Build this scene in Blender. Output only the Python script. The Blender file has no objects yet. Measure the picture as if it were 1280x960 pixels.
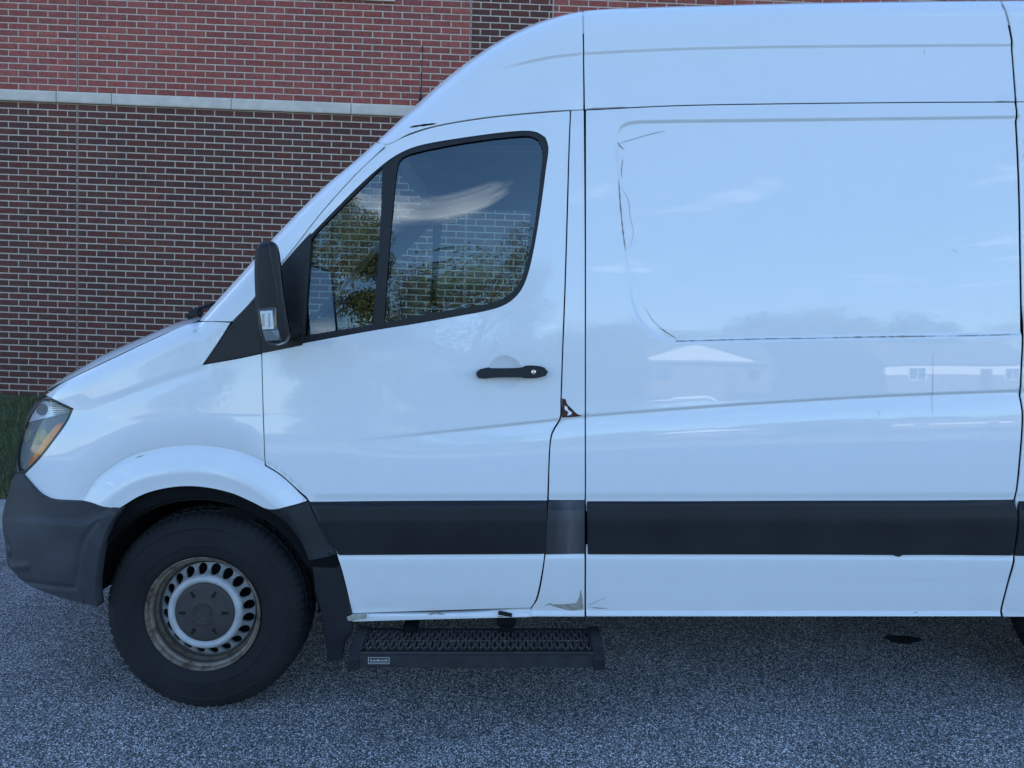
import bpy, bmesh, math, random
import numpy as np
from mathutils import Vector, Matrix
from mathutils.geometry import delaunay_2d_cdt
random.seed(7); rng = np.random.default_rng(7)
R = math.radians
scene = bpy.context.scene
C = scene.collection

# ------------------------------------------------------------------ camera
F = 887.0                      # focal length in pixels of a 1280 px wide picture
PITCH = R(2.3)
HOR = 388.0                    # horizon row
CY = HOR + F*math.tan(PITCH)
CAM = np.array([0.0, -2.69, 1.582])
cam = bpy.data.cameras.new('camera'); camo = bpy.data.objects.new('camera', cam); C.objects.link(camo)
cam.sensor_width = 36; cam.lens = F/1280*36
cam.shift_y = -(480-CY)/1280
camo.location = CAM; camo.rotation_euler = (R(90)-PITCH, 0, 0)
cam.clip_start = .05; cam.clip_end = 3000
scene.camera = camo

# ------------------------------------------------------------------ sky and sun
SUN_EL, SUN_AZ = R(27), R(-14)     # azimuth from +y (behind the building), clockwise
w = bpy.data.worlds.new('World'); scene.world = w; w.use_nodes = True
nt = w.node_tree; nt.nodes.clear()
sky = nt.nodes.new('ShaderNodeTexSky'); sky.sky_type = 'NISHITA'; sky.sun_disc = False
sky.sun_elevation = SUN_EL; sky.sun_rotation = SUN_AZ
sky.air_density = 1.0; sky.dust_density = .15; sky.ozone_density = 5.0
bg = nt.nodes.new('ShaderNodeBackground'); bg.inputs[1].default_value = .10
out = nt.nodes.new('ShaderNodeOutputWorld')
# scattered fair-weather clouds, laid on a flat layer overhead so they shrink to the horizon
tc = nt.nodes.new('ShaderNodeTexCoord')
sx = nt.nodes.new('ShaderNodeSeparateXYZ'); nt.links.new(tc.outputs['Generated'], sx.inputs[0])
zz = nt.nodes.new('ShaderNodeMath'); zz.operation = 'MAXIMUM'; zz.inputs[1].default_value = .06
nt.links.new(sx.outputs[2], zz.inputs[0])
vd = nt.nodes.new('ShaderNodeVectorMath'); vd.operation = 'DIVIDE'
cz = nt.nodes.new('ShaderNodeCombineXYZ')
for k in range(3): nt.links.new(zz.outputs[0], cz.inputs[k])
nt.links.new(tc.outputs['Generated'], vd.inputs[0]); nt.links.new(cz.outputs[0], vd.inputs[1])
no = nt.nodes.new('ShaderNodeTexNoise'); no.inputs['Scale'].default_value = .8
no.inputs['Detail'].default_value = 7; no.inputs['Roughness'].default_value = .63
mpc = nt.nodes.new('ShaderNodeMapping'); mpc.inputs['Location'].default_value = (48.23, 25.09, 0); nt.links.new(vd.outputs[0], mpc.inputs[0]); nt.links.new(mpc.outputs[0], no.inputs['Vector'])
rp = nt.nodes.new('ShaderNodeValToRGB'); rp.color_ramp.elements[0].position = .585; rp.color_ramp.elements[1].position = .76
nt.links.new(no.outputs[0], rp.inputs[0])
mf = nt.nodes.new('ShaderNodeMath'); mf.operation = 'MULTIPLY'; mf.inputs[1].default_value = .36
nt.links.new(rp.outputs[0], mf.inputs[0])
mx = nt.nodes.new('ShaderNodeMix'); mx.data_type = 'RGBA'
nt.links.new(mf.outputs[0], mx.inputs[0]); nt.links.new(sky.outputs[0], mx.inputs[6])
mx.inputs[7].default_value = (36, 34.6, 33, 1)
nt.links.new(mx.outputs[2], bg.inputs[0]); nt.links.new(bg.outputs[0], out.inputs[0])

sd = bpy.data.lights.new('sun', 'SUN'); sd.energy = 4.6; sd.angle = R(.5); sd.color = (1, .94, .85)
so = bpy.data.objects.new('sun', sd); C.objects.link(so)
sv = Vector((math.sin(SUN_AZ)*math.cos(SUN_EL), math.cos(SUN_AZ)*math.cos(SUN_EL), math.sin(SUN_EL)))
so.rotation_euler = (-sv).to_track_quat('-Z', 'Y').to_euler(); so.location = sv*60
vs = scene.view_settings; vs.view_transform = 'Standard'; vs.look = 'None'; vs.gamma = 1; vs.exposure = 2.07

# ------------------------------------------------------------------ materials
def new_mat(name):
    m = bpy.data.materials.new(name); m.use_nodes = True
    t = m.node_tree; b = t.nodes['Principled BSDF']
    return m, t, b
def lk(t, a, b): t.links.new(a, b)
def tex_obj(t, scale=(1, 1, 1)):
    tcn = t.nodes.new('ShaderNodeTexCoord'); mp = t.nodes.new('ShaderNodeMapping'); mp.inputs['Scale'].default_value = scale
    lk(t, tcn.outputs['Object'], mp.inputs[0]); return mp.outputs[0]
def noise(t, vec, scale, detail=4, rough=.55):
    n = t.nodes.new('ShaderNodeTexNoise'); n.inputs['Scale'].default_value = scale
    n.inputs['Detail'].default_value = detail; n.inputs['Roughness'].default_value = rough
    if vec is not None: lk(t, vec, n.inputs['Vector'])
    return n.outputs[0]
def ramp(t, src, stops, interp='LINEAR'):
    r = t.nodes.new('ShaderNodeValToRGB'); e = r.color_ramp.elements; r.color_ramp.interpolation = interp
    while len(e) < len(stops): e.new(.5)
    for k, (p, c) in enumerate(stops):
        e[k].position = p; e[k].color = (c, c, c, 1) if isinstance(c, (int, float)) else (*c, 1)
    lk(t, src, r.inputs[0]); return r.outputs[0]
def mixc(t, f, a, b, blend='MIX'):
    m = t.nodes.new('ShaderNodeMix'); m.data_type = 'RGBA'; m.blend_type = blend
    for s, i in ((f, 0), (a, 6), (b, 7)):
        if isinstance(s, (int, float)): m.inputs[i].default_value = s if i == 0 else (s, s, s, 1)
        elif isinstance(s, tuple): m.inputs[i].default_value = (*s, 1)
        else: lk(t, s, m.inputs[i])
    return m.outputs[2]
def bump(t, b, h, strength=.3, dist=.002):
    n = t.nodes.new('ShaderNodeBump'); n.inputs['Strength'].default_value = strength; n.inputs['Distance'].default_value = dist
    lk(t, h, n.inputs['Height']); lk(t, n.outputs[0], b.inputs['Normal'])
def simple(name, col, rough=.5, metal=0, var=.12, scale=20, bmp=0, bdist=.001, coat=0, spec=.5):
    m, t, b = new_mat(name)
    v = tex_obj(t); n = noise(t, v, scale, 5)
    f = ramp(t, n, [(.3, 1-var), (.7, 1+var)])
    lk(t, mixc(t, 1, col, f, 'MULTIPLY'), b.inputs['Base Color'])
    rr = ramp(t, n, [(.3, max(0, rough-.06)), (.7, min(1, rough+.06))]); lk(t, rr, b.inputs['Roughness'])
    b.inputs['Metallic'].default_value = metal; b.inputs['Specular IOR Level'].default_value = spec
    b.inputs['Coat Weight'].default_value = coat; b.inputs['Coat Roughness'].default_value = .04
    if bmp: bump(t, b, noise(t, v, scale*6, 4), bmp, bdist)
    return m

def paint_mat():
    m, t, b = new_mat('white_paint')
    v = tex_obj(t)
    n1 = noise(t, v, 1.3, 5); n2 = noise(t, v, 160, 3, .7); n3 = noise(t, v, 9, 6, .65)
    base = mixc(t, ramp(t, n1, [(.35, 0), (.75, .5)]), (.80, .80, .795), (.77, .77, .76))
    base = mixc(t, ramp(t, n3, [(.55, 0), (.85, .13)]), base, (.62, .61, .57))
    # small chips and specks of dirt, thin films of road dirt low on the body
    sp = ramp(t, n2, [(.735, 0), (.76, .75)]); base = mixc(t, sp, base, (.33, .31, .28))
    s = t.nodes.new('ShaderNodeSeparateXYZ'); lk(t, v, s.inputs[0])
    low = t.nodes.new('ShaderNodeMapRange'); low.inputs[1].default_value = .62; low.inputs[2].default_value = .36
    lk(t, s.outputs[2], low.inputs[0])
    mm = t.nodes.new('ShaderNodeMath'); mm.operation = 'MULTIPLY'; lk(t, low.outputs[0], mm.inputs[0]); lk(t, ramp(t, n3, [(.3, .0), (.8, .14)]), mm.inputs[1])
    base = mixc(t, mm.outputs[0], base, (.42, .39, .34))
    lk(t, base, b.inputs['Base Color'])
    b.inputs['Roughness'].default_value = .45; b.inputs['Specular IOR Level'].default_value = .3
    b.inputs['Coat Weight'].default_value = 1; b.inputs['Coat IOR'].default_value = 1.5
    lk(t, ramp(t, n3, [(.3, .0), (.8, .018)]), b.inputs['Coat Roughness'])
    # orange peel and faint panel waviness
    nb = t.nodes.new('ShaderNodeBump'); nb.inputs['Strength'].default_value = .035; nb.inputs['Distance'].default_value = .02
    lk(t, noise(t, v, 2.2, 1), nb.inputs['Height']); lk(t, nb.outputs[0], b.inputs['Coat Normal'])
    return m
PAINT = paint_mat()

def trim_mat(name, col, fade=0, rough=.48):
    m, t, b = new_mat(name); v = tex_obj(t)
    n = noise(t, tex_obj(t, (.6, 1, .8)), 5, 6, .6)
    n2 = noise(t, v, 420, 2)
    c2 = tuple(min(1, c*2.2+.012) for c in col)
    c = mixc(t, ramp(t, n, [(.42, 0), (.8, .55+fade)]), col, c2)
    lk(t, c, b.inputs['Base Color'])
    lk(t, ramp(t, n, [(.3, rough-.05), (.75, rough+.12)]), b.inputs['Roughness'])
    b.inputs['Specular IOR Level'].default_value = .32
    bump(t, b, n2, .25, .0006)
    return m
TRIM = trim_mat('black_trim_plastic', (.013, .0135, .016), -.2)
BUMPER = trim_mat('grey_black_bumper_plastic', (.036, .037, .041), .1, .55)
RUBBER_SEAL = trim_mat('window_seal_rubber', (.010, .010, .011), 0, .42)
MIRROR_PL = trim_mat('mirror_plastic', (.013, .013, .014), 0, .40)
def faded_mat():
    m, t, b = new_mat('faded_trim'); v = tex_obj(t)
    s = t.nodes.new('ShaderNodeSeparateXYZ'); lk(t, v, s.inputs[0])
    n = noise(t, tex_obj(t, (1, 1, .18)), 38, 5, .6)
    g = t.nodes.new('ShaderNodeMath'); g.operation = 'SUBTRACT'; lk(t, s.outputs[0], g.inputs[0]); g.inputs[1].default_value = .222
    a = t.nodes.new('ShaderNodeMath'); a.operation = 'ABSOLUTE'; lk(t, g.outputs[0], a.inputs[0])
    mr = t.nodes.new('ShaderNodeMapRange'); mr.inputs[1].default_value = .06; mr.inputs[2].default_value = .0; mr.inputs[4].default_value = .85
    lk(t, a.outputs[0], mr.inputs[0])
    f = t.nodes.new('ShaderNodeMath'); f.operation = 'MULTIPLY'; lk(t, mr.outputs[0], f.inputs[0]); lk(t, ramp(t, n, [(.3, .35), (.7, 1)]), f.inputs[1])
    lk(t, mixc(t, f.outputs[0], (.035, .034, .036), (.13, .125, .125)), b.inputs['Base Color']); b.inputs['Roughness'].default_value = .65
    return m
FADED = faded_mat()
DARK = simple('dark_underbody', (.005, .005, .0055), .9, spec=.2)
INTERIOR = simple('grey_interior_trim', (.03, .03, .031), .7, var=.1, scale=9)
SEATM = simple('dark_seat_fabric', (.03, .03, .034), .9, scale=60, bmp=.3)
TYRE = trim_mat('tyre_rubber', (.009, .009, .010), .1, .75)
def rim_mat():
    m, t, b = new_mat('rusty_silver_steel'); v = tex_obj(t)
    n = noise(t, v, 26, 7, .7); n2 = noise(t, v, 6, 5)
    c = mixc(t, ramp(t, n2, [(.3, 0), (.7, .8)]), (.25, .20, .15), (.13, .10, .072))
    c = mixc(t, ramp(t, n, [(.48, 0), (.62, .9)]), c, (.075, .038, .022))
    lk(t, c, b.inputs['Base Color']); b.inputs['Metallic'].default_value = .25
    lk(t, ramp(t, n, [(.4, .38), (.7, .8)]), b.inputs['Roughness']); bump(t, b, n, .3, .001)
    return m
RIM = rim_mat()
RIMWHITE = simple('silver_rim_paint', (.43, .425, .42), .45, .1, .16, 18)
RIMGREY = simple('worn_silver_steel', (.27, .27, .265), .5, .1, .2, 26)
GRIME_SHADE = simple('grimy_shaded_steel', (.05, .046, .04), .8, 0, .4, 40)  # grime, with the shade of the gaps between rim rings put into the colour
HUBCAP = simple('grey_hub_plastic', (.042, .035, .032), .65, 0, .2, 30)
HOLE = simple('dark_hole', (.004, .004, .004), .9)
CHROME = simple('chrome', (.75, .75, .75), .12, 1, .05)
def glass_mat(name, tint, ior=1.75, refl=(1, 1, 1), rough=0.0, base=None, fs=1.0):
    m = bpy.data.materials.new(name); m.use_nodes = True; t = m.node_tree; t.nodes.clear()
    o = t.nodes.new('ShaderNodeOutputMaterial'); tr = t.nodes.new('ShaderNodeBsdfTransparent'); tr.inputs[0].default_value = (*tint, 1)
    gl = t.nodes.new('ShaderNodeBsdfGlossy'); gl.inputs['Roughness'].default_value = rough; gl.inputs[0].default_value = (*refl, 1)
    fr = t.nodes.new('ShaderNodeFresnel')
    ge = t.nodes.new('ShaderNodeNewGeometry'); mi = t.nodes.new('ShaderNodeMapRange'); mi.inputs[3].default_value = ior; mi.inputs[4].default_value = 1/ior   # a thin pane mirrors alike from both sides
    lk(t, ge.outputs['Backfacing'], mi.inputs[0]); lk(t, mi.outputs[0], fr.inputs[0])
    v = tex_obj(t); nb = t.nodes.new('ShaderNodeBump'); nb.inputs['Strength'].default_value = .02; nb.inputs['Distance'].default_value = .01
    lk(t, noise(t, v, 3.5, 0), nb.inputs['Height'])
    mxs = t.nodes.new('ShaderNodeMixShader'); fm = t.nodes.new('ShaderNodeMath'); fm.operation = 'MULTIPLY'; fm.inputs[1].default_value = fs; lk(t, fr.outputs[0], fm.inputs[0]); lk(t, fm.outputs[0], mxs.inputs[0]); lk(t, tr.outputs[0], mxs.inputs[1]); lk(t, gl.outputs[0], mxs.inputs[2])
    if base:   # a little dust lying on the pane
        df = t.nodes.new('ShaderNodeBsdfDiffuse'); df.inputs[0].default_value = (.5, .48, .45, 1)
        m2 = t.nodes.new('ShaderNodeMixShader'); lk(t, ramp(t, noise(t, v, 5, 6, .65), [(.45, 0.0), (.9, base)]), m2.inputs[0])
        lk(t, mxs.outputs[0], m2.inputs[1]); lk(t, df.outputs[0], m2.inputs[2]); lk(t, m2.outputs[0], o.inputs[0])
    else: lk(t, mxs.outputs[0], o.inputs[0])
    return m
GLASS = glass_mat('tinted_window_glass', (.62, .76, .74), 1.72, refl=(.78, .92, 1.0), base=.006)
LENS = glass_mat('clear_lamp_lens', (.86, .88, .9), 1.35, base=.06, fs=.6)
AMBER = simple('amber_reflector', (.85, .21, .012), .3, 0, .25, 40, coat=.5)
REFL = simple('lamp_reflector', (.78, .79, .80), .3, .15, .1, 40)
BEZEL = simple('lamp_bezel_grey', (.17, .185, .18), .5, 0, .2, 20)
MIRRORG = simple('mirror_glass', (.8, .82, .84), .02, 1, .01)
RUST = simple('rust', (.075, .022, .014), .85, 0, .5, 60, .6, .002)
SCRAPE = simple('bare_filler_scrape', (.36, .33, .27), .8, 0, .3, 50, .4, .002)
SCRATCH = simple('scratch_line', (.30, .27, .24), .8, 0, .3, 60)
GUTTER = simple('seam_sealer', (.48, .47, .42), .6, 0, .15, 14)
WHITELBL = simple('sticker_white', (.34, .34, .34), .5)
BLACKLBL = simple('sticker_black', (.01, .01, .01), .4)

def brick_mat(name, cols, mort=None):
    m, t, b = new_mat(name)
    at = t.nodes.new('ShaderNodeAttribute'); at.attribute_name = 'tone'
    oi = t.nodes.new('ShaderNodeObjectInfo')
    ad = t.nodes.new('ShaderNodeMath'); lk(t, at.outputs['Fac'], ad.inputs[0]); lk(t, oi.outputs['Random'], ad.inputs[1])
    fr = t.nodes.new('ShaderNodeMath'); fr.operation = 'FRACT'; lk(t, ad.outputs[0], fr.inputs[0])
    g = t.nodes.new('ShaderNodeNewGeometry'); n = noise(t, g.outputs['Position'], 22, 6, .65); n2 = noise(t, g.outputs['Position'], 150, 3)
    c = ramp(t, fr.outputs[0], [(k/(len(cols)-1), q) for k, q in enumerate(cols)])
    c = mixc(t, 1, c, ramp(t, n, [(.3, .72), (.72, 1.25)]), 'MULTIPLY')
    n3 = noise(t, g.outputs['Position'], .9, 4); c = mixc(t, 1, c, ramp(t, n3, [(.3, .86), (.7, 1.12)]), 'MULTIPLY')
    lk(t, c, b.inputs['Base Color']); b.inputs['Roughness'].default_value = .85; b.inputs['Specular IOR Level'].default_value = .25
    bump(t, b, n2, .5, .003)
    return m
BRICK_RED = brick_mat('red_brick', [(.33, .083, .064), (.27, .078, .062), (.36, .096, .074), (.25, .074, .062), (.315, .074, .056)])
BRICK_DARK = brick_mat('dark_brown_brick', [(.135, .049, .036), (.105, .044, .036), (.142, .047, .034), (.098, .043, .036), (.118, .050, .034)])
MORTAR = simple('mortar', (.52, .415, .335), .92, 0, .14, 12, .5, .003)
STONE = simple('limestone', (.60, .51, .43), .85, 0, .12, 5, .4, .003)
SEALANT = simple('joint_sealant', (.23, .10, .09), .8, 0, .15, 10)
CONCRETE = simple('kerb_concrete', (.36, .34, .31), .9, 0, .15, 8, .5, .004)

def asphalt_mat():
    m, t, b = new_mat('coarse_asphalt'); v = tex_obj(t)
    vo = t.nodes.new('ShaderNodeTexVoronoi'); vo.inputs['Scale'].default_value = 225; lk(t, v, vo.inputs['Vector'])
    sp = t.nodes.new('ShaderNodeSeparateColor'); lk(t, vo.outputs['Color'], sp.inputs[0])
    c = ramp(t, sp.outputs[0], [(0, .015), (.35, .05), (.6, .16), (.82, .48), (1, .95)])
    vo2 = t.nodes.new('ShaderNodeTexVoronoi'); vo2.inputs['Scale'].default_value = 400; lk(t, v, vo2.inputs['Vector'])
    s2 = t.nodes.new('ShaderNodeSeparateColor'); lk(t, vo2.outputs['Color'], s2.inputs[0])
    c = mixc(t, .4, c, ramp(t, s2.outputs[0], [(0, .02), (.6, .10), (1, .40)]))
    dk = ramp(t, vo.outputs['Distance'], [(.35, 1), (.75, .25)]); c = mixc(t, 1, c, dk, 'MULTIPLY')
    n = noise(t, v, 1.6, 7, .65); c = mixc(t, 1, c, ramp(t, n, [(.3, .78), (.7, 1.18)]), 'MULTIPLY')
    c = mixc(t, 1, c, (2.5, 2.38, 2.28), 'MULTIPLY')
    n2 = noise(t, v, 2.6, 3); c = mixc(t, ramp(t, n2, [(.70, 0), (.78, .6)]), c, (.015, .015, .015))
    lk(t, c, b.inputs['Base Color']); b.inputs['Roughness'].default_value = .85; b.inputs['Specular IOR Level'].default_value = .35
    h = t.nodes.new('ShaderNodeMath'); h.operation = 'SUBTRACT'; h.inputs[0].default_value = 1; lk(t, vo.outputs['Distance'], h.inputs[1])
    bump(t, b, h.outputs[0], .8, .006)
    return m
ASPHALT = asphalt_mat()
LAWN = simple('lawn_soil_green', (.055, .075, .026), .95, 0, .35, 3, .6, .02)
GRASS = simple('grass_blade_green', (.105, .12, .042), .7, 0, .4, 6)
LEAF = simple('leaf_green', (.115, .135, .03), .65, 0, .4, 2.2)
LEAF2 = simple('leaf_dark_green', (.06, .09, .025), .65, 0, .4, 2.2)
BARK = simple('bark', (.09, .065, .045), .9, 0, .3, 12, .8, .02)
SIDING = simple('white_siding', (.78, .77, .74), .6, 0, .05, 3)
ROOFM = simple('grey_shingle', (.16, .15, .145), .9, 0, .25, 30)
WINM = simple('dark_window', (.03, .035, .04), .1)

# ------------------------------------------------------------------ object helpers
def mesh_obj(name, verts, faces, mat, parent=None, smooth=False, normals=None, kind=None, base=None):
    me = bpy.data.meshes.new(name)
    me.from_pydata([tuple(map(float, q)) for q in verts], [], [tuple(map(int, f)) for f in faces]); me.update()
    for m in (mat if isinstance(mat, (list, tuple)) else [mat]): me.materials.append(m)
    if smooth or normals is not None:
        me.polygons.foreach_set('use_smooth', [True]*len(me.polygons))
    if normals is not None: me.normals_split_custom_set_from_vertices([tuple(map(float, q)) for q in normals])
    o = bpy.data.objects.new(name, me); C.objects.link(o)
    if parent is not None: put(o, parent)
    if kind: o['kind'] = kind
    return o
def world_of(o):
    return o.matrix_basis.copy() if o.parent is None else world_of(o.parent) @ o.matrix_parent_inverse @ o.matrix_basis
def put(o, parent):        # meshes are written in world coordinates, the parent sits at its own base
    o.parent = parent; o.matrix_parent_inverse = world_of(parent).inverted()
def thing(name, label, cat, loc=(0, 0, 0), group=None):
    o = bpy.data.objects.new(name, None); C.objects.link(o); o.location = loc; o.empty_display_size = .2
    o['label'] = label; o['category'] = cat
    if group: o['group'] = group
    return o
class MB:
    def __init__(s): s.v = []; s.f = []; s.m = []
    def add(s, v, f, m=0):
        b = len(s.v); s.v += [tuple(map(float, q)) for q in v]; s.f += [tuple(i+b for i in q) for q in f]; s.m += [m]*len(f)
    def box(s, c, d, rz=0, m=0, bev=0, ry=0, rx=0):
        bm = bmesh.new(); bmesh.ops.create_cube(bm, size=1, matrix=Matrix.Diagonal((*d, 1)))
        if bev: bmesh.ops.bevel(bm, geom=bm.edges[:], offset=bev, segments=2, affect='EDGES')
        M = Matrix.Translation(c) @ Matrix.Rotation(rz, 4, 'Z') @ Matrix.Rotation(ry, 4, 'Y') @ Matrix.Rotation(rx, 4, 'X')
        s.add([M @ q.co for q in bm.verts], [[q.index for q in f.verts] for f in bm.faces], m); bm.free()
    def tube(s, pts, r, n=10, m=0, cap=True, closed=False):
        pts = [Vector(p) for p in pts]; rs = r if isinstance(r, (list, tuple)) else [r]*len(pts)
        rings = []; up = Vector((0, 0, 1)); N = len(pts)
        for k, p in enumerate(pts):
            a = pts[(k-1) % N] if (closed or k > 0) else p; b = pts[(k+1) % N] if (closed or k < N-1) else p
            d = (b-a).normalized(); u = up if abs(d.dot(up)) < .95 else Vector((1, 0, 0))
            x = d.cross(u).normalized(); y = x.cross(d)
            rings.append([p+(x*math.cos(2*math.pi*j/n)+y*math.sin(2*math.pi*j/n))*rs[k] for j in range(n)])
        v = [q for rg in rings for q in rg]; f = []
        for k in range(N if closed else N-1):
            k2 = (k+1) % N
            for j in range(n): f.append((k*n+j, k*n+(j+1) % n, k2*n+(j+1) % n, k2*n+j))
        if cap and not closed: f.append(tuple(range(n-1, -1, -1))); f.append(tuple((N-1)*n+j for j in range(n)))
        s.add(v, f, m)
    def lathe(s, prof, c, axis='y', n=48, m=0, closed=False):   # prof: (radius, offset along axis)
        v = []; f = []; L = len(prof)
        for j in range(n):
            a = 2*math.pi*j/n
            for r, h in prof: v.append((c[0]+r*math.cos(a), c[1]+h, c[2]+r*math.sin(a)))
        for j in range(n):
            j2 = (j+1) % n
            for k in range(L-1): f.append((j*L+k, j*L+k+1, j2*L+k+1, j2*L+k))
        s.add(v, f, m)
    def build(s, name, mat, parent=None, smooth=False, kind=None, bevel=0, auto=None):
        o = mesh_obj(name, s.v, s.f, mat, parent, smooth, kind=kind)
        if isinstance(mat, (list, tuple)): o.data.polygons.foreach_set('material_index', s.m)
        bm = bmesh.new(); bm.from_mesh(o.data); bmesh.ops.recalc_face_normals(bm, faces=bm.faces); bm.to_mesh(o.data); bm.free()
        if auto:
            o.data.set_sharp_from_angle(angle=R(auto))
        return o

# ------------------------------------------------------------------ pixel rays
def ray(px, py):
    px = np.asarray(px, float); py = np.asarray(py, float)
    u = (px-640)/F; v = -(py-CY)/F
    s, c = math.sin(PITCH), math.cos(PITCH)
    return np.stack([u, c+v*s, -s+v*c], -1)
def at_y(px, py, y):
    d = ray(px, py); t = (y-CAM[1])/d[..., 1]
    return CAM + d*t[..., None]
def smooth_poly(pts, step=.02, closed=True, corner=38, px=False):
    """Catmull-Rom through the points, keeping sharp corners."""
    P = [np.array(p, float) for p in pts]; n = len(P); outp = []
    def is_corner(i):
        if not closed and i in (0, n-1): return True
        a = P[i]-P[i-1]; b = P[(i+1) % n]-P[i]
        ang = abs((math.atan2(b[1], b[0])-math.atan2(a[1], a[0])+math.pi) % (2*math.pi)-math.pi)
        return ang > R(corner)
    cor = [is_corner(i) for i in range(n)]
    for i in range(n if closed else n-1):
        p1, p2 = P[i], P[(i+1) % n]
        L = np.linalg.norm(p2-p1); k = max(1, int(round(L/step)))
        p0 = P[i-1] if not cor[i] else 2*p1-p2
        p3 = P[(i+2) % n] if not cor[(i+1) % n] else 2*p2-p1
        # chord-length limited tangents
        m1 = (p2-p0); m2 = (p3-p1)
        m1 = m1/max(1e-9, np.linalg.norm(m1))*L; m2 = m2/max(1e-9, np.linalg.norm(m2))*L
        for j in range(k):
            t = j/k
            h00 = 2*t**3-3*t*t+1; h10 = t**3-2*t*t+t; h01 = -2*t**3+3*t*t; h11 = t**3-t*t
            outp.append(h00*p1+h10*m1+h01*p2+h11*m2)
    if not closed: outp.append(P[-1])
    return np.array(outp)

# ------------------------------------------------------------------ van body surface:  y = S(x, z)
CEN = .985                                 # centre line of the van
def sstep(a, b, x): t = np.clip((x-a)/(b-a), 0, 1); return t*t*(3-2*t)
def poly_dist(x, z, P):
    """distance, arc parameter index and side sign to an open polyline (left side positive)."""
    x = np.asarray(x, float); z = np.asarray(z, float); shp = x.shape; x = x.ravel(); z = z.ravel()
    bd = np.full(x.shape, 1e9); bi = np.zeros(x.shape); bs = np.ones(x.shape)
    for k in range(len(P)-1):
        a, b = P[k], P[k+1]; d = b-a; L2 = d@d
        t = np.clip(((x-a[0])*d[0]+(z-a[1])*d[1])/L2, 0, 1)
        dx = x-(a[0]+t*d[0]); dz = z-(a[1]+t*d[1]); dd = np.hypot(dx, dz)
        m = dd < bd
        bd = np.where(m, dd, bd); bi = np.where(m, k+t, bi); bs = np.where(m, np.where(d[0]*dz-d[1]*dx >= 0, 1, -1), bs)
    return bd.reshape(shp), bi.reshape(shp), bs.reshape(shp)

def S_main(x, z):
    x = np.asarray(x, float); z = np.asarray(z, float)-.052
    zc = 1.155+.035*x                                        # belt crease height
    k = .046+.026*sstep(.25, -.35, x)
    up = .020+k*np.maximum(z-zc, 0)+.03*np.maximum(z-2.25, 0)**1.5+.018*sstep(2.25, 2.4, z)
    t = np.clip((zc-z)/.36, 0, 1)
    dn = .020-.105*.36*(t-t*t/2)                             # swells out under the crease
    low = .030*np.clip((.60-z)/.24, 0, 1)**1.6
    s = np.where(z > zc, up, dn)+low
    s = s+.035*np.maximum(-.85-x, 0)**2
    return s
# nose: x of the foremost line against height
NOSE_PX = [(40, 775), (13, 735), (6, 700), (2, 665), (1, 640), (10, 612), (15, 590), (19, 560), (29, 528), (44, 500)]
NW, NE, NN = .78, .50, 3.3
def solve_nose():
    pts = []
    for px, py in NOSE_PX:
        d = ray(px, py); y = .35
        for _ in range(60):
            t = (y-CAM[1])/d[1]; x = CAM[0]+d[0]*t; z = CAM[2]+d[2]*t
            m = -d[0]/d[1]; sl = 1/m
            q = (sl/(NN*NE/NW))**(1/(NN-1)); e = NW*(1-min(q, 1)); add = NE*(1-e/NW)**NN
            y = .5*y+.5*(float(S_main(x, z))+add)
        pts.append((z, x-e))
    return np.array(sorted(pts))
NZ = solve_nose()
def xn(z): return np.interp(z, NZ[:, 0], NZ[:, 1])
# smooth it
_z = np.linspace(NZ[0, 0]-.15, NZ[-1, 0], 120); _x = np.interp(_z, NZ[:, 0], NZ[:, 1])
_k = np.ones(7)/7; _x2 = np.convolve(np.pad(_x, 3, 'edge'), _k, 'valid')
def xn(z): return np.interp(z, _z, _x2)
# top outline: hood seam, windscreen, roof
TOP_PX = [(20, 519, 'h'), (48, 497, 'h'), (80, 475.5, 'h'), (110, 461, 'h'), (150, 442, 'h'), (200, 418.5, 'h'), (243, 401.5, 'h'),
          (249, 401, 'w'), (300, 345, 'w'), (340, 300, 'w'), (400, 239, 'w'), (440, 205, 'w'), (472, 177, 'w'), (520, 131, 'f'), (560, 96, 'f'),
          (600, 66, 'f'), (640, 42, 'f'), (680, 25, 'f'), (728, 13, 'r'), (800, 9, 'r'), (900, 6, 'r'), (1000, 3.5, 'r'), (1120, 1.5, 'r'),
          (1250, 0, 'r'), (1400, -1, 'r'), (1700, -2, 'r'), (2300, -3, 'r')]
PAR = {'h': (.085, .030, 3.0), 'w': (.10, .06, 3.0), 'f': (.20, .13, 4.0), 'r': (.30, .17, 6.0)}
def nose_add(x, z):
    t = x-xn(z); return NE*np.maximum(0, 1-t/NW)**NN
def solve_top():
    res = []
    px = np.array([p[0] for p in TOP_PX], float); py = np.array([p[1] for p in TOP_PX], float)
    y = np.full(len(px), .2); e = np.zeros(len(px))
    W, E, Nn = np.array([PAR[p[2]] for p in TOP_PX]).T
    for _ in range(60):
        P = at_y(px, py, y); d = ray(px, py)
        T = np.gradient(P[:, [0, 2]], axis=0); T[6] = P[6, [0, 2]]-P[5, [0, 2]]; T[7] = P[8, [0, 2]]-P[7, [0, 2]]
        T /= np.linalg.norm(T, axis=1)[:, None]; Nrm = np.stack([-T[:, 1], T[:, 0]], 1)
        m = (d[:, 0]*Nrm[:, 0]+d[:, 2]*Nrm[:, 1])/d[:, 1]
        sl = np.where(m > .02, 1/np.maximum(m, .02), 99)
        q = np.minimum((sl/(Nn*E/W))**(1/(Nn-1)), 1); e = W*(1-q); add = E*(1-e/W)**Nn
        y = .6*y+.4*(S_main(P[:, 0], P[:, 2])+add+np.minimum(nose_add(P[:, 0], P[:, 2]), .5))
    P = at_y(px, py, y)
    O = P[:, [0, 2]]+Nrm*e[:, None]
    return O, W, E, Nn
TO, TW, TE, TN = solve_top()
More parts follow.
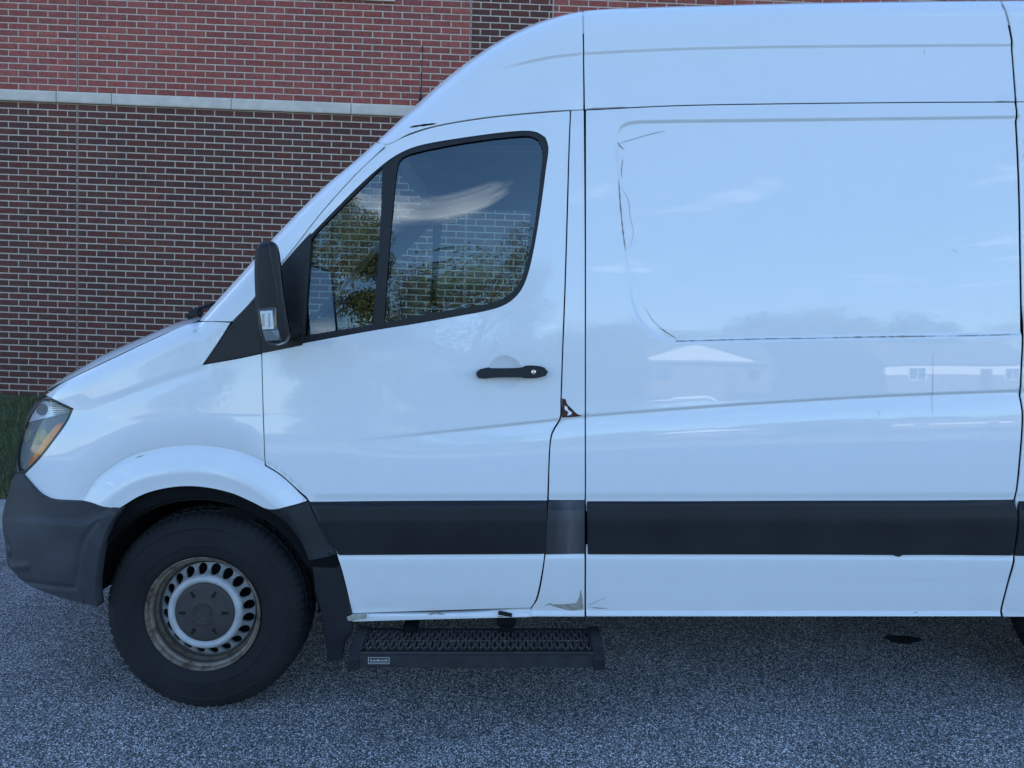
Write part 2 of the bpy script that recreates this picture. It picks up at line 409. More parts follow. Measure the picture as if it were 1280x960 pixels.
TC = smooth_poly(TO, .06, closed=False, corner=25)
# parameters along the resampled curve
_d, _i, _s = poly_dist(TC[:, 0], TC[:, 1], TO)
TCW = np.interp(_i, range(len(TO)), TW); TCE = np.interp(_i, range(len(TO)), TE); TCN = np.interp(_i, range(len(TO)), TN)
_far = np.array([[TC[-1, 0]+3, TC[-1, 1]-.02]])
def top_add(x, z):
    d, i, s = poly_dist(x, z, TC)
    e = d*-s                                    # inside (below the curve, right hand side) is positive
    W = np.interp(i, range(len(TC)), TCW); E = np.interp(i, range(len(TC)), TCE); N = np.interp(i, range(len(TC)), TCN)
    q = np.maximum(0, 1-np.maximum(e, -.06)/W)
    return E*q**N
def S0(x, z): return S_main(x, z)+nose_add(x, z)+top_add(x, z)
def hit(px, py, sf=S0, off=0):
    """first meeting of the pixel's ray with the body surface -> (x, z)"""
    px = np.atleast_1d(np.asarray(px, float)); py = np.atleast_1d(np.asarray(py, float))
    ys = np.concatenate([np.linspace(-.08, .12, 81), np.linspace(.13, .9, 100)])
    d = ray(px, py); g = []
    t = (ys[None, :]-CAM[1])/d[:, 1:2]
    X = CAM[0]+d[:, 0:1]*t; Z = CAM[2]+d[:, 2:3]*t
    G = sf(X, Z)+off-ys[None, :]
    outp = np.zeros((len(px), 2))
    for r in range(len(px)):
        idx = np.where(G[r] <= 0)[0]
        if len(idx) == 0:
            k = int(np.argmin(G[r])); y = ys[k]
        else:
            k = idx[0]
            if k == 0: y = ys[0]
            else:
                a, b = G[r, k-1], G[r, k]; y = ys[k-1]+(ys[k]-ys[k-1])*a/(a-b)
        tt = (y-CAM[1])/d[r, 1]; outp[r] = (CAM[0]+d[r, 0]*tt, CAM[2]+d[r, 2]*tt)
    return outp
def hp(pts, step=6, closed=True, corner=38, sf=S0, off=0):
    """pixel polygon -> dense (x, z) polygon on the body"""
    P = smooth_poly(pts, step, closed, corner)
    return hit(P[:, 0], P[:, 1], sf, off)

# features of the side ----------------------------------------------------
CREASE_PX = [(395, 553), (500, 543), (600, 532.5), (700, 522), (730, 518), (860, 508), (960, 501), (1100, 493), (1280, 486), (1420, 481), (2300, 470)]
CREASE = hp(CREASE_PX, 40, False)
REC_PX = [(771, 182), (772, 168), (777, 158), (786, 153.5), (800, 152), (1000, 149.5), (1278, 146), (1290, 300), (1278, 418), (1100, 421.5), (1000, 423.5),
          (850, 427), (832, 425), (815, 416), (800, 400), (790, 372), (783, 320), (776, 250)]
REC = hp(REC_PX, 10, True, 50)
FLARE_PX = [(108, 620), (118, 606), (136, 590), (165, 573), (205, 563), (245, 560), (290, 566), (330, 582), (360, 604), (384, 627), (398, 650), (410, 680)]
FLARE = hp(FLARE_PX, 10, False)
FCREASE = hp([(100, 507), (150, 490), (200, 471), (250, 455)], 20, False)
GUT_PX = [(590, 95), (640, 82), (690, 71), (728, 67), (850, 61), (1000, 58), (1265, 56), (1500, 55), (2300, 54)]
GUT = hp(GUT_PX, 30, False)
LIPA = hp([(420, 695), (700, 694.5), (1000, 695), (1270, 696.5), (2300, 698)], 60, False)
LIPB = hp([(420, 765.5), (660, 763.5), (1000, 764), (1300, 764), (2300, 764)], 60, False)
SWAGE = hp([(395, 618), (690, 617), (1000, 617), (1270, 616), (2300, 614)], 60, False)
WC = at_y(253, 768, .035)[[0, 2]]
CUP = hit(631, 466)[0]
CUPC = [CUP+np.array([math.cos(a), math.sin(a)])*.066 for a in np.linspace(0, 2*math.pi, 60)]
def in_poly(x, z, P):
    x = np.asarray(x, float); z = np.asarray(z, float); c = np.zeros(x.shape, bool); n = len(P)
    for k in range(n):
        a, b = P[k], P[(k+1) % n]
        if a[1] == b[1]: continue
        m = ((a[1] > z) != (b[1] > z)) & (x < (b[0]-a[0])*(z-a[1])/(b[1]-a[1])+a[0]); c ^= m
    return c
def box_mask(x, z, P, pad): return (x > P[:, 0].min()-pad) & (x < P[:, 0].max()+pad) & (z > P[:, 1].min()-pad) & (z < P[:, 1].max()+pad)
def feat(x, z):
    x = np.asarray(x, float); z = np.asarray(z, float); shp = x.shape; x = x.ravel(); z = z.ravel()
    r = np.zeros(x.shape)
    m = box_mask(x, z, CREASE, .12)
    if m.any():
        d, i, s = poly_dist(x[m], z[m], CREASE); t = -d*s        # positive below the crease
        fade = sstep(-.72, .0, x[m])
        f = np.where(t < 0, 0, np.where(t < .014, sstep(0, .014, t), np.exp(-((t-.014)/.045)**1.3)))
        r[m] += .0085*fade*f
    m = box_mask(x, z, REC, .03)
    if m.any():
        d, i, s = poly_dist(x[m], z[m], np.vstack([REC, REC[:1]])); ins = np.where(in_poly(x[m], z[m], REC), d, -d)
        r[m] += .009*sstep(-.008, .008, ins)
    m = box_mask(x, z, FLARE, .1) & (x < -.6)
    if m.any():
        d, i, s = poly_dist(x[m], z[m], FLARE); inner = np.hypot(x[m]-WC[0], z[m]-WC[1])
        ins = np.where(inner < .62, -d*s, -d)
        ins = np.where(s < 0, d, -d)
        r[m] -= .026*np.clip(ins/.085, 0, 1)-.016*sstep(.06, .15, ins)
        r[m] += .008*np.exp(-((ins+.008)/.008)**2)*sstep(-.60, -.9, x[m])
    m = box_mask(x, z, FCREASE, .08)
    if m.any():
        d, i, s = poly_dist(x[m], z[m], FCREASE); t = -d*s; fade = np.clip(i/3, 0, 1)*np.clip((len(FCREASE)-1-i), 0, 1)
        r[m] += .004*sstep(-.006, .03, t)*np.exp(-(np.maximum(t, 0)/.05)**2)*sstep(-1.75, -1.4, x[m])
    m = box_mask(x, z, GUT, .06)
    if m.any():
        d, i, s = poly_dist(x[m], z[m], GUT); t = -d*s
        r[m] += .006*sstep(-.007, .007, t)*np.exp(-(np.maximum(t-.007, 0)/.09)**2)*sstep(-.15, .1, x[m])
    rr = np.hypot(x-CUP[0], z-CUP[1])
    r += .014*np.clip(1-(rr/.066)**2, 0, 1)**.8
    m = box_mask(x, z, SWAGE, .05)
    if m.any():
        d, i, s = poly_dist(x[m], z[m], SWAGE); t = -d*s
        r[m] += .006*sstep(-.006, .026, t)
    for LP, am, w1, w2 in ((LIPA, .005, .010, .05), (LIPB, .009, .012, .08)):
        m = box_mask(x, z, LP, .09)
        if m.any():
            d, i, s = poly_dist(x[m], z[m], LP); t = -d*s
            r[m] -= am*sstep(0, w1, t)*np.exp(-(np.maximum(t-w1, 0)/w2)**2)
    return r.reshape(shp)
def S(x, z): return S0(x, z)+feat(x, z)
# bumper: own relief
BG1 = None
def groove(x, z, P, wd): d, i, s = poly_dist(x, z, P); return np.exp(-(d/wd)**2)

# ------------------------------------------------------------------ panels on the body surface
def inset_poly(P, g):
    n = len(P); a = np.roll(P, 1, 0); b = np.roll(P, -1, 0)
    area = .5*np.sum(P[:, 0]*b[:, 1]-b[:, 0]*P[:, 1])
    t1 = P-a; t2 = b-P
    t1 /= np.maximum(np.linalg.norm(t1, axis=1), 1e-9)[:, None]; t2 /= np.maximum(np.linalg.norm(t2, axis=1), 1e-9)[:, None]
    n1 = np.stack([-t1[:, 1], t1[:, 0]], 1); n2 = np.stack([-t2[:, 1], t2[:, 0]], 1)
    nn = n1+n2; L = np.maximum((nn*nn).sum(1), .6); nn = nn*2/L[:, None]
    nn *= 1 if area > 0 else -1
    return P+nn*g, -nn/np.maximum(np.linalg.norm(nn, axis=1), 1e-9)[:, None]
def panel(name, outer, mat, parent, holes=(), off=0.0, gap=.003, depth=.005, sp=.016, sf=None, xz=False, curves=(), normals=True, step=6, hole_gap=None):
    sf = sf or S
    def conv(p): return np.array(p, float) if xz else hp(p, step, sf=sf if sf is not S else S0, off=off)
    loops = []
    for k, p in enumerate([outer, *holes]):
        q = conv(p); q[:, 0] = np.minimum(q[:, 0], 3.84); g = gap if k == 0 else -(gap if hole_gap is None else hole_gap)
        # drop near-duplicate points
        keep = [0]
        for j in range(1, len(q)):
            if np.linalg.norm(q[j]-q[keep[-1]]) > .0025: keep.append(j)
        if np.linalg.norm(q[keep[-1]]-q[0]) < .0025: keep.pop()
        q = q[keep]
        # split long edges
        out_ = []
        for j in range(len(q)):
            a, b = q[j], q[(j+1) % len(q)]; kk = max(1, int(np.linalg.norm(b-a)/(sp*1.6)))
            out_ += [a+(b-a)*t/kk for t in range(kk)]
        loops.append(inset_poly(np.array(out_), g))
    pts = [p for lp, _ in loops for p in lp]; edges = []; base = 0
    for lp, _ in loops:
        n = len(lp); edges += [(base+j, base+(j+1) % n) for j in range(n)]; base += n
    A = loops[0][0]
    gx = np.arange(A[:, 0].min(), A[:, 0].max(), sp); gz = np.arange(A[:, 1].min(), A[:, 1].max(), sp*.9)
    X, Z = np.meshgrid(gx, gz); X = X+((np.arange(len(gz)) % 2)*sp/2)[:, None]; X = X.ravel(); Z = Z.ravel()
    # lines of extra points along features
    ex = [];
    for cv, offs in curves:
        cvr = smooth_poly(cv, .014, closed=False, corner=60)
        T = np.gradient(cvr, axis=0); T /= np.maximum(np.linalg.norm(T, axis=1), 1e-9)[:, None]; Nn = np.stack([-T[:, 1], T[:, 0]], 1)
        for o_ in offs: ex.append(cvr+Nn*o_)
    if ex:
        EX = np.vstack(ex)
        # thin the grid near feature rows
        keep = np.ones(len(X), bool)
        for cv, offs in curves:
            d, _, _ = poly_dist(X, Z, np.array(cv)); keep &= d > max(abs(min(offs)), abs(max(offs)))+sp*.35
        X = np.concatenate([X[keep], EX[:, 0]]); Z = np.concatenate([Z[keep], EX[:, 1]])
    m = in_poly(X, Z, loops[0][0])
    for lp, _ in loops[1:]: m &= ~in_poly(X, Z, lp)
    X, Z = X[m], Z[m]
    for lp, _ in loops:
        d, _, _ = poly_dist(X, Z, np.vstack([lp, lp[:1]])); k = d > .0045; X, Z = X[k], Z[k]
    allp = [Vector(p) for p in pts]+[Vector(p) for p in zip(X, Z)]
    vo, eo, fo, ov, oe, of = delaunay_2d_cdt(allp, edges, [], 0, 1e-6)
    V = np.array([tuple(v) for v in vo]); Fc = np.array([tuple(f) for f in fo])
    cen = V[Fc].mean(1); ok = in_poly(cen[:, 0], cen[:, 1], loops[0][0])
    for lp, _ in loops[1:]: ok &= ~in_poly(cen[:, 0], cen[:, 1], lp)
    Fc = Fc[ok]
    y = sf(V[:, 0], V[:, 1])+off; h = .0015
    sx_ = (sf(V[:, 0]+h, V[:, 1])-sf(V[:, 0]-h, V[:, 1]))/(2*h); sz_ = (sf(V[:, 0], V[:, 1]+h)-sf(V[:, 0], V[:, 1]-h))/(2*h)
    N = np.stack([sx_, -np.ones(len(V)), sz_], 1); N /= np.linalg.norm(N, axis=1)[:, None]
    P3 = np.stack([V[:, 0], y, V[:, 1]], 1)
    # orient
    e1 = P3[Fc[:, 1]]-P3[Fc[:, 0]]; e2 = P3[Fc[:, 2]]-P3[Fc[:, 0]]; cr = np.cross(e1, e2)[:, 1]
    Fc[cr > 0] = Fc[cr > 0][:, ::-1]
    verts = list(P3); norms = list(N); faces = [tuple(f) for f in Fc]
    if depth:
        for (lp, nn) in loops:
            n = len(lp); b = len(verts)
            ylp = sf(lp[:, 0], lp[:, 1])+off; r = min(.003, gap) if gap else .001
            nn = np.asarray(nn); sgn = 1
            hx = (sf(lp[:, 0]+h, lp[:, 1])-sf(lp[:, 0]-h, lp[:, 1]))/(2*h); hz = (sf(lp[:, 0], lp[:, 1]+h)-sf(lp[:, 0], lp[:, 1]-h))/(2*h)
            nf = np.stack([hx, -np.ones(n), hz], 1); nf /= np.linalg.norm(nf, axis=1)[:, None]
            n3 = np.stack([nn[:, 0], np.zeros(n), nn[:, 1]], 1)
            if lp is not loops[0][0]: pass
            ringp = [(0, 0, nf), (.0012, .0012, nf*.6+n3*.8), (.0012, depth, n3)]
            for (o1, dy, nv) in ringp:
                for j in range(n):
                    verts.append((lp[j, 0]+nn[j, 0]*o1, ylp[j]+dy, lp[j, 1]+nn[j, 1]*o1)); q = nv[j]; norms.append(q/np.linalg.norm(q))
            for k in range(2):
                for j in range(n):
                    j2 = (j+1) % n; a_, b_, c_, d_ = b+k*n+j, b+k*n+j2, b+(k+1)*n+j2, b+(k+1)*n+j
                    fv = np.cross(np.array(verts[b_])-np.array(verts[a_]), np.array(verts[d_])-np.array(verts[a_]))
                    faces.append((a_, b_, c_, d_) if fv @ (nf[j]*.2+n3[j]) > 0 else (d_, c_, b_, a_))
    return mesh_obj(name, verts, faces, mat, parent, True, norms if normals else None)

def ribbon(name, px, width, mat, parent, off=-.0012, sf=None, mb=None, taper=True, step=5, jag=0):
    """a thin strip lying on the body along a pixel line (scratches, seams)"""
    sf = sf or S
    P = smooth_poly(px, step, closed=False, corner=60); q = hit(P[:, 0], P[:, 1]); n = len(q)
    T = np.gradient(q, axis=0); T /= np.maximum(np.linalg.norm(T, axis=1), 1e-9)[:, None]; N = np.stack([-T[:, 1], T[:, 0]], 1)
    wv = np.full(n, width)
    if taper: wv = width*np.minimum(1, .25+np.minimum(np.arange(n), n-1-np.arange(n))/max(1, n*.2))
    if jag: wv = wv*(1+rng.uniform(-jag, jag, n))
    L = q+N*wv[:, None]/2; Rr = q-N*wv[:, None]/2
    v = [(a[0], sf(a[0], a[1])+off, a[1]) for a in L]+[(a[0], sf(a[0], a[1])+off, a[1]) for a in Rr]
    f = [(j, j+1, n+j+1, n+j) for j in range(n-1)]
    if mb is not None: mb.add(v, f); return
    return mesh_obj(name, v, f, mat, parent)

# ================================================================== SETTING
def sheet(name, x0, x1, y0, y1, z, mat, n=1):
    o = mesh_obj(name, [(x0, y0, z), (x1, y0, z), (x1, y1, z), (x0, y1, z)], [(0, 1, 2, 3)], mat); o['kind'] = 'structure'; return o
sheet('ground', -900, 900, -900, 900, -.02, LAWN)
sheet('asphalt_lot', -60, 60, -26, 2.40, 0.0, ASPHALT)
# an old drip of oil beside the van's shadow
c_ = at_y(1128, 800, 0); tt = (0-CAM[2])/ray(1128, 800)[2]; c_ = CAM+ray(1128, 800)*tt
an = np.linspace(0, 2*math.pi, 40, endpoint=False); rr = 1+.10*np.sin(an*3+1)+.07*np.sin(an*7)+.06*np.sin(an*13+2)
os_ = mesh_obj('oil_stain', [(c_[0], c_[1], .004)]+[(c_[0]+.085*math.cos(a)*q, c_[1]+.045*math.sin(a)*q, .004) for a, q in zip(an, rr)], [(0, 1+k, 1+(k+1) % 40) for k in range(40)], simple('oil_film', (.018, .018, .019), .8, 0, .5, 90)); os_['kind'] = 'structure'
# kerb in cast lengths
mb = MB()
prof = [(2.392, -.05), (2.400, .115), (2.412, .142), (2.435, .150), (2.64, .150), (2.64, -.05)]
xk = -30.0
while xk < 30:
    L = 3.0-.012
    v = [(xk, a, b) for a, b in prof]+[(xk+L, a, b) for a, b in prof]; n = len(prof)
    mb.add(v, [(j, (j+1) % n, n+(j+1) % n, n+j) for j in range(n)]+[tuple(range(n)), tuple(range(2*n-1, n-1, -1))]); xk += 3.0
kerb = mb.build('kerb', CONCRETE); kerb['kind'] = 'structure'

# ------------------------------------------------------------------ brick building
YW = CAM[1]+11.0
YAW = R(.5)
def wall_hit(px, py, dy=0):
    d = ray(px, py); t = (YW+dy-CAM[1]+math.tan(YAW)*CAM[0])/(d[1]-math.tan(YAW)*d[0]); return CAM+d*t
J0 = wall_hit(96.5, 115.4); J1 = wall_hit(586.0, 135.2)
UV = (J1-J0)/20; UL = np.linalg.norm(UV)
L0 = wall_hit(96.3, 130.1); L1 = wall_hit(95.9, 450.3)
RV = (L0-L1)/39; VL = np.linalg.norm(RV)
ND = np.cross(UV, RV); ND /= np.linalg.norm(ND); ND = ND if ND[1] < 0 else -ND   # towards the camera
bld = thing('brick_building', 'two-tone red and dark brown brick building with a pale stone band behind the van', 'building', (float(J0[0]), YW, 0))
MT = .020                                                  # mortar joint
def wpt(o, a, b, c): return o+UV*a+RV*b+ND*c               # a in bricks, b in courses, c metres proud
BASE_ROW = -44.6
# (name, a0, a1, b0, b1, origin, material)
def frac(w_, L): return w_/L
def slab(mbx, o, a0, a1, b0, b1, c0, c1):
    v = [wpt(o, a, b, c) for c in (c0, c1) for a, b in ((a0, b0), (a1, b0), (a1, b1), (a0, b1))]
    mbx.add(v, [(0, 1, 2, 3), (4, 5, 6, 7), (0, 1, 5, 4), (1, 2, 6, 5), (2, 3, 7, 6), (3, 0, 4, 7)])
A0, A1 = -24, 46
mb = MB(); slab(mb, L0, A0, A1, -49, 0.3, -.30, -.008)
lower = mb.build('lower_wall', MORTAR, bld)
mb = MB(); slab(mb, J0, A0, A1, -.4, 34, -.30, -.008)
upper = mb.build('upper_wall', MORTAR, bld)
# stone band pieces
mb = MB(); xs = [(A0, -16), (-16, -8.2), (-8.2, -.97), (-.97, 1.82), (1.82, 7.9), (7.9, 14.0), (14.0, 20.0), (20.0, 27), (27, 34), (34, 41), (41, A1)]
for a0, a1 in xs:
    m1 = MB(); g = .02; hh = (L0-J0) @ RV/VL/VL
    pf = [(hh+.05, -.02), (hh+.05, .042), (hh+.22, .05), (-.30, .05), (-.06, .036), (-.06, -.02)]
    v = [wpt(J0, a0+g, b, c) for b, c in pf]+[wpt(J0, a1-g, b, c) for b, c in pf]; n = len(pf)
    m1.add(v, [(j, (j+1) % n, n+(j+1) % n, n+j) for j in range(n)]+[tuple(range(n)), tuple(range(2*n-1, n-1, -1))])
    m1.build('band_stone', STONE, lower)
# window over the frame edge, its sill just shows
def brick_verts(o, a0, a1, row, pr, tilt):
    g = MT/2; da = g/UL; db = g/VL; e = .006; ea = e/UL; eb = e/VL
    P = []
    for (a, b) in ((a0+da, row+db), (a1-da, row+db), (a1-da, row+1-db), (a0+da, row+1-db)): P.append(wpt(o, a, b, -.02))
    for (a, b) in ((a0+da, row+db), (a1-da, row+db), (a1-da, row+1-db), (a0+da, row+1-db)): P.append(wpt(o, a, b, pr-.004))
    for k, (a, b) in enumerate(((a0+da+ea, row+db+eb), (a1-da-ea, row+db+eb), (a1-da-ea, row+1-db-eb), (a0+da+ea, row+1-db-eb))): P.append(wpt(o, a, b, pr+tilt*(1 if k in (1, 2) else -1)))
    Fq = [(8, 9, 10, 11)]+[(4+j, 4+(j+1) % 4, 8+(j+1) % 4, 8+j) for j in range(4)]+[(j, (j+1) % 4, 4+(j+1) % 4, 4+j) for j in range(4)]
    return P, Fq
def proj(p):
    q = np.asarray(p)-CAM; s, c = math.sin(PITCH), math.cos(PITCH)
    f = q[1]*c-q[2]*s; u = q[0]; v = q[1]*s+q[2]*c
    return 640+F*u/f, CY-F*v/f
SIL = [(-50, 640), (20, 600), (45, 500), (130, 452), (240, 400), (300, 345), (400, 239), (472, 177), (520, 131), (600, 66), (680, 25), (728, 13), (1000, 3), (1300, -2)]
def visible(px, py):
    return px > -12 and py > -5 and px < 1290 and py < np.interp(px, [p[0] for p in SIL], [p[1] for p in SIL])
bricks = []
JOINT_A = {0, 20}
JW = .006
def add_row(o, row, off, colour, sect):
    """one course, cut at the two movement joints; sect: list of (a_start, a_end, colour)"""
    for (s0, s1, col) in sect:
        a = math.floor(s0-1)+off
        while a < s1:
            a0 = max(a, s0); a1 = min(a+1, s1); a += 1
            if a1-a0 < .12: continue
            bricks.append((o, a0, a1, row, col))
for r in range(0, 47):            # lower wall, row index counts down from the band
    add_row(L0, -1-r, 0 if r % 2 == 0 else .5, 'd', [(A0, -JW/UL, 'd'), (JW/UL, 20-JW/UL, 'd'), (20+JW/UL, A1, 'd')])
SILL_ROW = 13
for r in range(0, 34):
    sect = [(A0, -JW/UL, 'r'), (JW/UL, 20-JW/UL, 'r'), (20+JW/UL, 24.2, 'd'), (24.2, A1, 'r')]
    if r >= 16: sect = [(A0, -JW/UL, 'r'), (JW/UL, 12.2, 'r'), (16.1, 20-JW/UL, 'r'), (20+JW/UL, 24.2, 'd'), (24.2, A1, 'r')]
    add_row(J0, r, 0 if r % 2 == 0 else .5, 'r', sect)
cand = []
for k, (o, a0, a1, row, col) in enumerate(bricks):
    c = wpt(o, (a0+a1)/2, row+.5, 0); px, py = proj(c)
    if visible(px+14, py+9) and visible(px-8, py+9) and a1-a0 > .9: cand.append((np.linalg.norm(c-CAM)+(0 if 5 < px < 640 and py > 3 else 3), k))
cand.sort(); single = {k for _, k in cand[:300]}
stuff = {('d', 0): [[], [], []], ('r', 0): [[], [], []]}
for k, (o, a0, a1, row, col) in enumerate(bricks):
    P, Fq = brick_verts(o, a0, a1, row, rng.uniform(-.0015, .0022), rng.uniform(-.001, .001))
    if k in single:
        b = mesh_obj('brick', P, Fq, BRICK_RED if col == 'r' else BRICK_DARK, lower if o is L0 else upper)
        at = b.data.attributes.new('tone', 'FLOAT', 'FACE'); at.data.foreach_set('value', [float(rng.random())]*len(Fq))
    else:
        v, f, tn = stuff[(col, 0)]; bb = len(v); v += list(P); f += [tuple(i+bb for i in q) for q in Fq]; tn += [float(rng.random())]*len(Fq)
for (col, _), (v, f, tn) in stuff.items():
    o = mesh_obj('brickwork', v, f, BRICK_RED if col == 'r' else BRICK_DARK, upper if col == 'r' else lower, kind='stuff')
    at = o.data.attributes.new('tone', 'FLOAT', 'FACE'); at.data.foreach_set('value', tn)
# movement joints
for a in (0, 20):
    m1 = MB(); slab(m1, L0, a-.016, a+.016, -47, -.02, -.02, -.001); m1.build('joint_seal', SEALANT, lower)
    m1 = MB(); slab(m1, J0, a-.016, a+.016, .0, 34, -.02, -.001); m1.build('joint_seal', SEALANT, upper)
# window with stone sill above the picture's top edge
win = MB(); slab(win, J0, 12.2, 16.1, 16.1, 32, -.14, -.09); wino = win.build('window', WINM, bld)
m1 = MB(); slab(m1, J0, 12.05, 16.12, 15.35, 16.0, -.16, .05); m1.build('sill', STONE, wino)
m1 = MB()
for a0, a1, b0, b1 in ((12.2, 12.45, 16.05, 32), (15.85, 16.1, 16.05, 32), (14.05, 14.25, 16.6, 31.4), (12.45, 15.85, 16.05, 16.6), (12.45, 15.85, 31.4, 32)): slab(m1, J0, a0, a1, b0, b1, -.09, -.05)
m1.build('frame', simple('bronze_frame', (.06, .05, .04), .5), wino)
# plain far walls and roof: they cast the building's shade
def brick_tex(name, c1, c2):
    m, t, b = new_mat(name); g = t.nodes.new('ShaderNodeNewGeometry'); s = t.nodes.new('ShaderNodeSeparateXYZ'); lk(t, g.outputs['Position'], s.inputs[0])
    cb = t.nodes.new('ShaderNodeCombineXYZ'); lk(t, s.outputs[0], cb.inputs[0]); lk(t, s.outputs[2], cb.inputs[1])
    br = t.nodes.new('ShaderNodeTexBrick'); lk(t, cb.outputs[0], br.inputs[0]); br.inputs['Scale'].default_value = 1
    br.inputs['Brick Width'].default_value = UL; br.inputs['Row Height'].default_value = VL; br.inputs['Mortar Size'].default_value = .006
    br.inputs['Color1'].default_value = (*c1, 1); br.inputs['Color2'].default_value = (*c2, 1); br.inputs['Mortar'].default_value = (.5, .42, .36, 1)
    lk(t, br.outputs[0], b.inputs['Base Color']); b.inputs['Roughness'].default_value = .9; return m
BT = brick_tex('far_brickwork', (.28, .075, .06), (.22, .065, .055))
mb = MB(); yb = YW+.2
xl, xr = float(wpt(J0, A0, 0, 0)[0])+.05, float(wpt(J0, A1, 0, 0)[0])-.05
mb.box(((-45+xl)/2, yb+4.6, 5.5), (xl+45, 9, 12)); mb.box(((45+xr)/2, yb+4.6, 5.5), (45-xr, 9, 12))
mb.box(((xl+xr)/2, yb+4.8, 5.5), (xr-xl, 8.6, 12)); mb.box(((xl+xr)/2, yb+.2, 9.9), (xr-xl, .6, 3.6))
mb.build('wing_wall', BT, bld)
mb = MB(); mb.box((0, yb+4.6, 11.62), (90.6, 9.8, .24)); mb.build('parapet_cap', STONE, bld)

# lawn between the kerb and the wall
zb = float(wpt(L0, 0, -45.0, 0)[2])
nx, ny = 60, 20; v = []; f = []
def lawn_z(x, y):
    t = np.clip((y-2.64)/(YW-2.64), 0, 1); zt = zb-(x-J0[0])*.036*0.9
    return .135+(zt-.135)*t**1.0+.02*np.sin(x*1.7+y)*np.sin(t*3.14)
for j in range(ny+1):
    for i in range(nx+1):
        x = -30+60*i/nx; y = 2.63+(YW+.05-2.63)*j/ny; v.append((x, y, float(lawn_z(x, y))))
for j in range(ny):
    for i in range(nx): a = j*(nx+1)+i; f.append((a, a+1, a+nx+2, a+nx+1))
lw = mesh_obj('lawn', v, f, LAWN, smooth=True); lw['kind'] = 'structure'
n = 60000; gx = rng.uniform(-10.5, -2.0, n); gy = 2.65+(YW-2.68)*rng.random(n); gz = lawn_z(gx, gy)
hgt = rng.uniform(.035, .085, n)*(1+.3*np.sin(gx*3)*np.sin(gy*2.3)); an = rng.uniform(0, 6.28, n); wd = rng.uniform(.004, .008, n); ln = rng.uniform(-.03, .03, (n, 2))
V = np.zeros((n, 3, 3)); V[:, 0] = np.stack([gx-np.cos(an)*wd, gy-np.sin(an)*wd, gz-.005], 1); V[:, 1] = np.stack([gx+np.cos(an)*wd, gy+np.sin(an)*wd, gz-.005], 1)
V[:, 2] = np.stack([gx+ln[:, 0], gy+ln[:, 1], gz+hgt], 1)
me = bpy.data.meshes.new('grass'); me.vertices.add(n*3); me.vertices.foreach_set('co', V.ravel()); me.loops.add(n*3); me.loops.foreach_set('vertex_index', np.arange(n*3))
me.polygons.add(n); me.polygons.foreach_set('loop_start', np.arange(n)*3); me.polygons.foreach_set('loop_total', np.full(n, 3)); me.update(); me.validate()
me.materials.append(GRASS); go = bpy.data.objects.new('grass', me); C.objects.link(go); go['kind'] = 'stuff'
go['label'] = 'short shaded lawn grass between the kerb and the brick wall'; go['category'] = 'grass'

# ================================================================== THE VAN
van = thing('cargo_van', 'white high-roof cargo van with black side trim, seen from its driver side', 'van', (0, CEN, 0))
DOOR_R = [(713, 138), (711, 190), (709, 260), (706, 360), (703, 440), (701, 500), (700, 523), (690, 541), (687, 560), (685, 610), (684, 640), (681, 690), (676, 725), (670, 750), (664, 760)]
DOOR_L = [(440, 767), (431, 728), (421, 694), (402, 662), (385, 627), (366, 608), (347, 592), (331, 582), (329, 520), (327, 441)]
DOOR_TOPL = [(327, 362), (345, 338), (372, 304), (400, 268), (440, 223), (468, 196), (488, 180), (510, 169), (545, 158), (600, 148.5), (650, 143)]
door_outer = DOOR_TOPL+DOOR_R+DOOR_L
WIN = [(377, 431), (420, 423), (470, 414), (520, 406), (570, 397), (612, 389), (634, 381), (650, 367), (660, 347), (669, 310), (677, 262), (684, 210), (687, 184), (683, 171), (672, 164), (655, 162),
       (620, 165), (570, 172), (530, 179), (508, 186), (485, 199), (450, 229), (420, 259), (388, 292)]
SAIL = [(327, 362), (345, 341), (366, 316), (388, 292), (377, 431), (327, 441)]
G1 = [(497, 206), (503, 197), (520, 190.5), (560, 182), (600, 175.5), (640, 171), (662, 170), (673, 175), (678, 188), (675, 225), (669, 275), (661, 318), (651, 350), (638, 367), (616, 378), (560, 388), (520, 395), (480, 403.5), (484, 340), (490, 270)]
G2 = [(478, 209), (475, 290), (466, 406), (420, 413), (381, 420), (384, 370), (388, 312), (390, 298), (420, 266), (450, 236), (470, 216)]
LIPC = [(LIPA, (.004, 0, -.003, -.006, -.010, -.016)), (LIPB, (.004, 0, -.004, -.008, -.012))]
crv = LIPC+[(CREASE, (.012, .006, .002, -.002, -.006, -.010, -.014, -.02, -.03, -.045)), (SWAGE, (.008, 0, -.008, -.016, -.024, -.032))]
WINSAIL = [(327, 441)]+WIN+[(366, 316), (345, 341), (327, 362)]
door = panel('front_door', door_outer, PAINT, van, holes=[WINSAIL], gap=.0030, curves=crv+[(CUPC, (.003, 0, -.004, -.01, -.02, -.035))], hole_gap=-.004)
seal = panel('window_seal', WIN, RUBBER_SEAL, door, holes=[G1, G2], off=.004, gap=0, depth=.03, sp=.02, hole_gap=0)
def glass_sf(x, z): return S_main(x, z)+.003
panel('window_glass', G1, GLASS, door, sf=glass_sf, off=.014, gap=-.004, depth=0, sp=.05, normals=False)
panel('quarter_glass', G2, GLASS, door, sf=glass_sf, off=.013, gap=-.004, depth=0, sp=.05, normals=False)
panel('mirror_sail', SAIL, MIRROR_PL, door, off=-.004, gap=-.001, depth=.02, sp=.03)
panel('fixed_sail', [(255, 455), (275, 427), (290, 404), (313, 379), (326, 363), (326, 441), (300, 447)], MIRROR_PL, van, off=-.004, gap=.001, depth=.02, sp=.03)
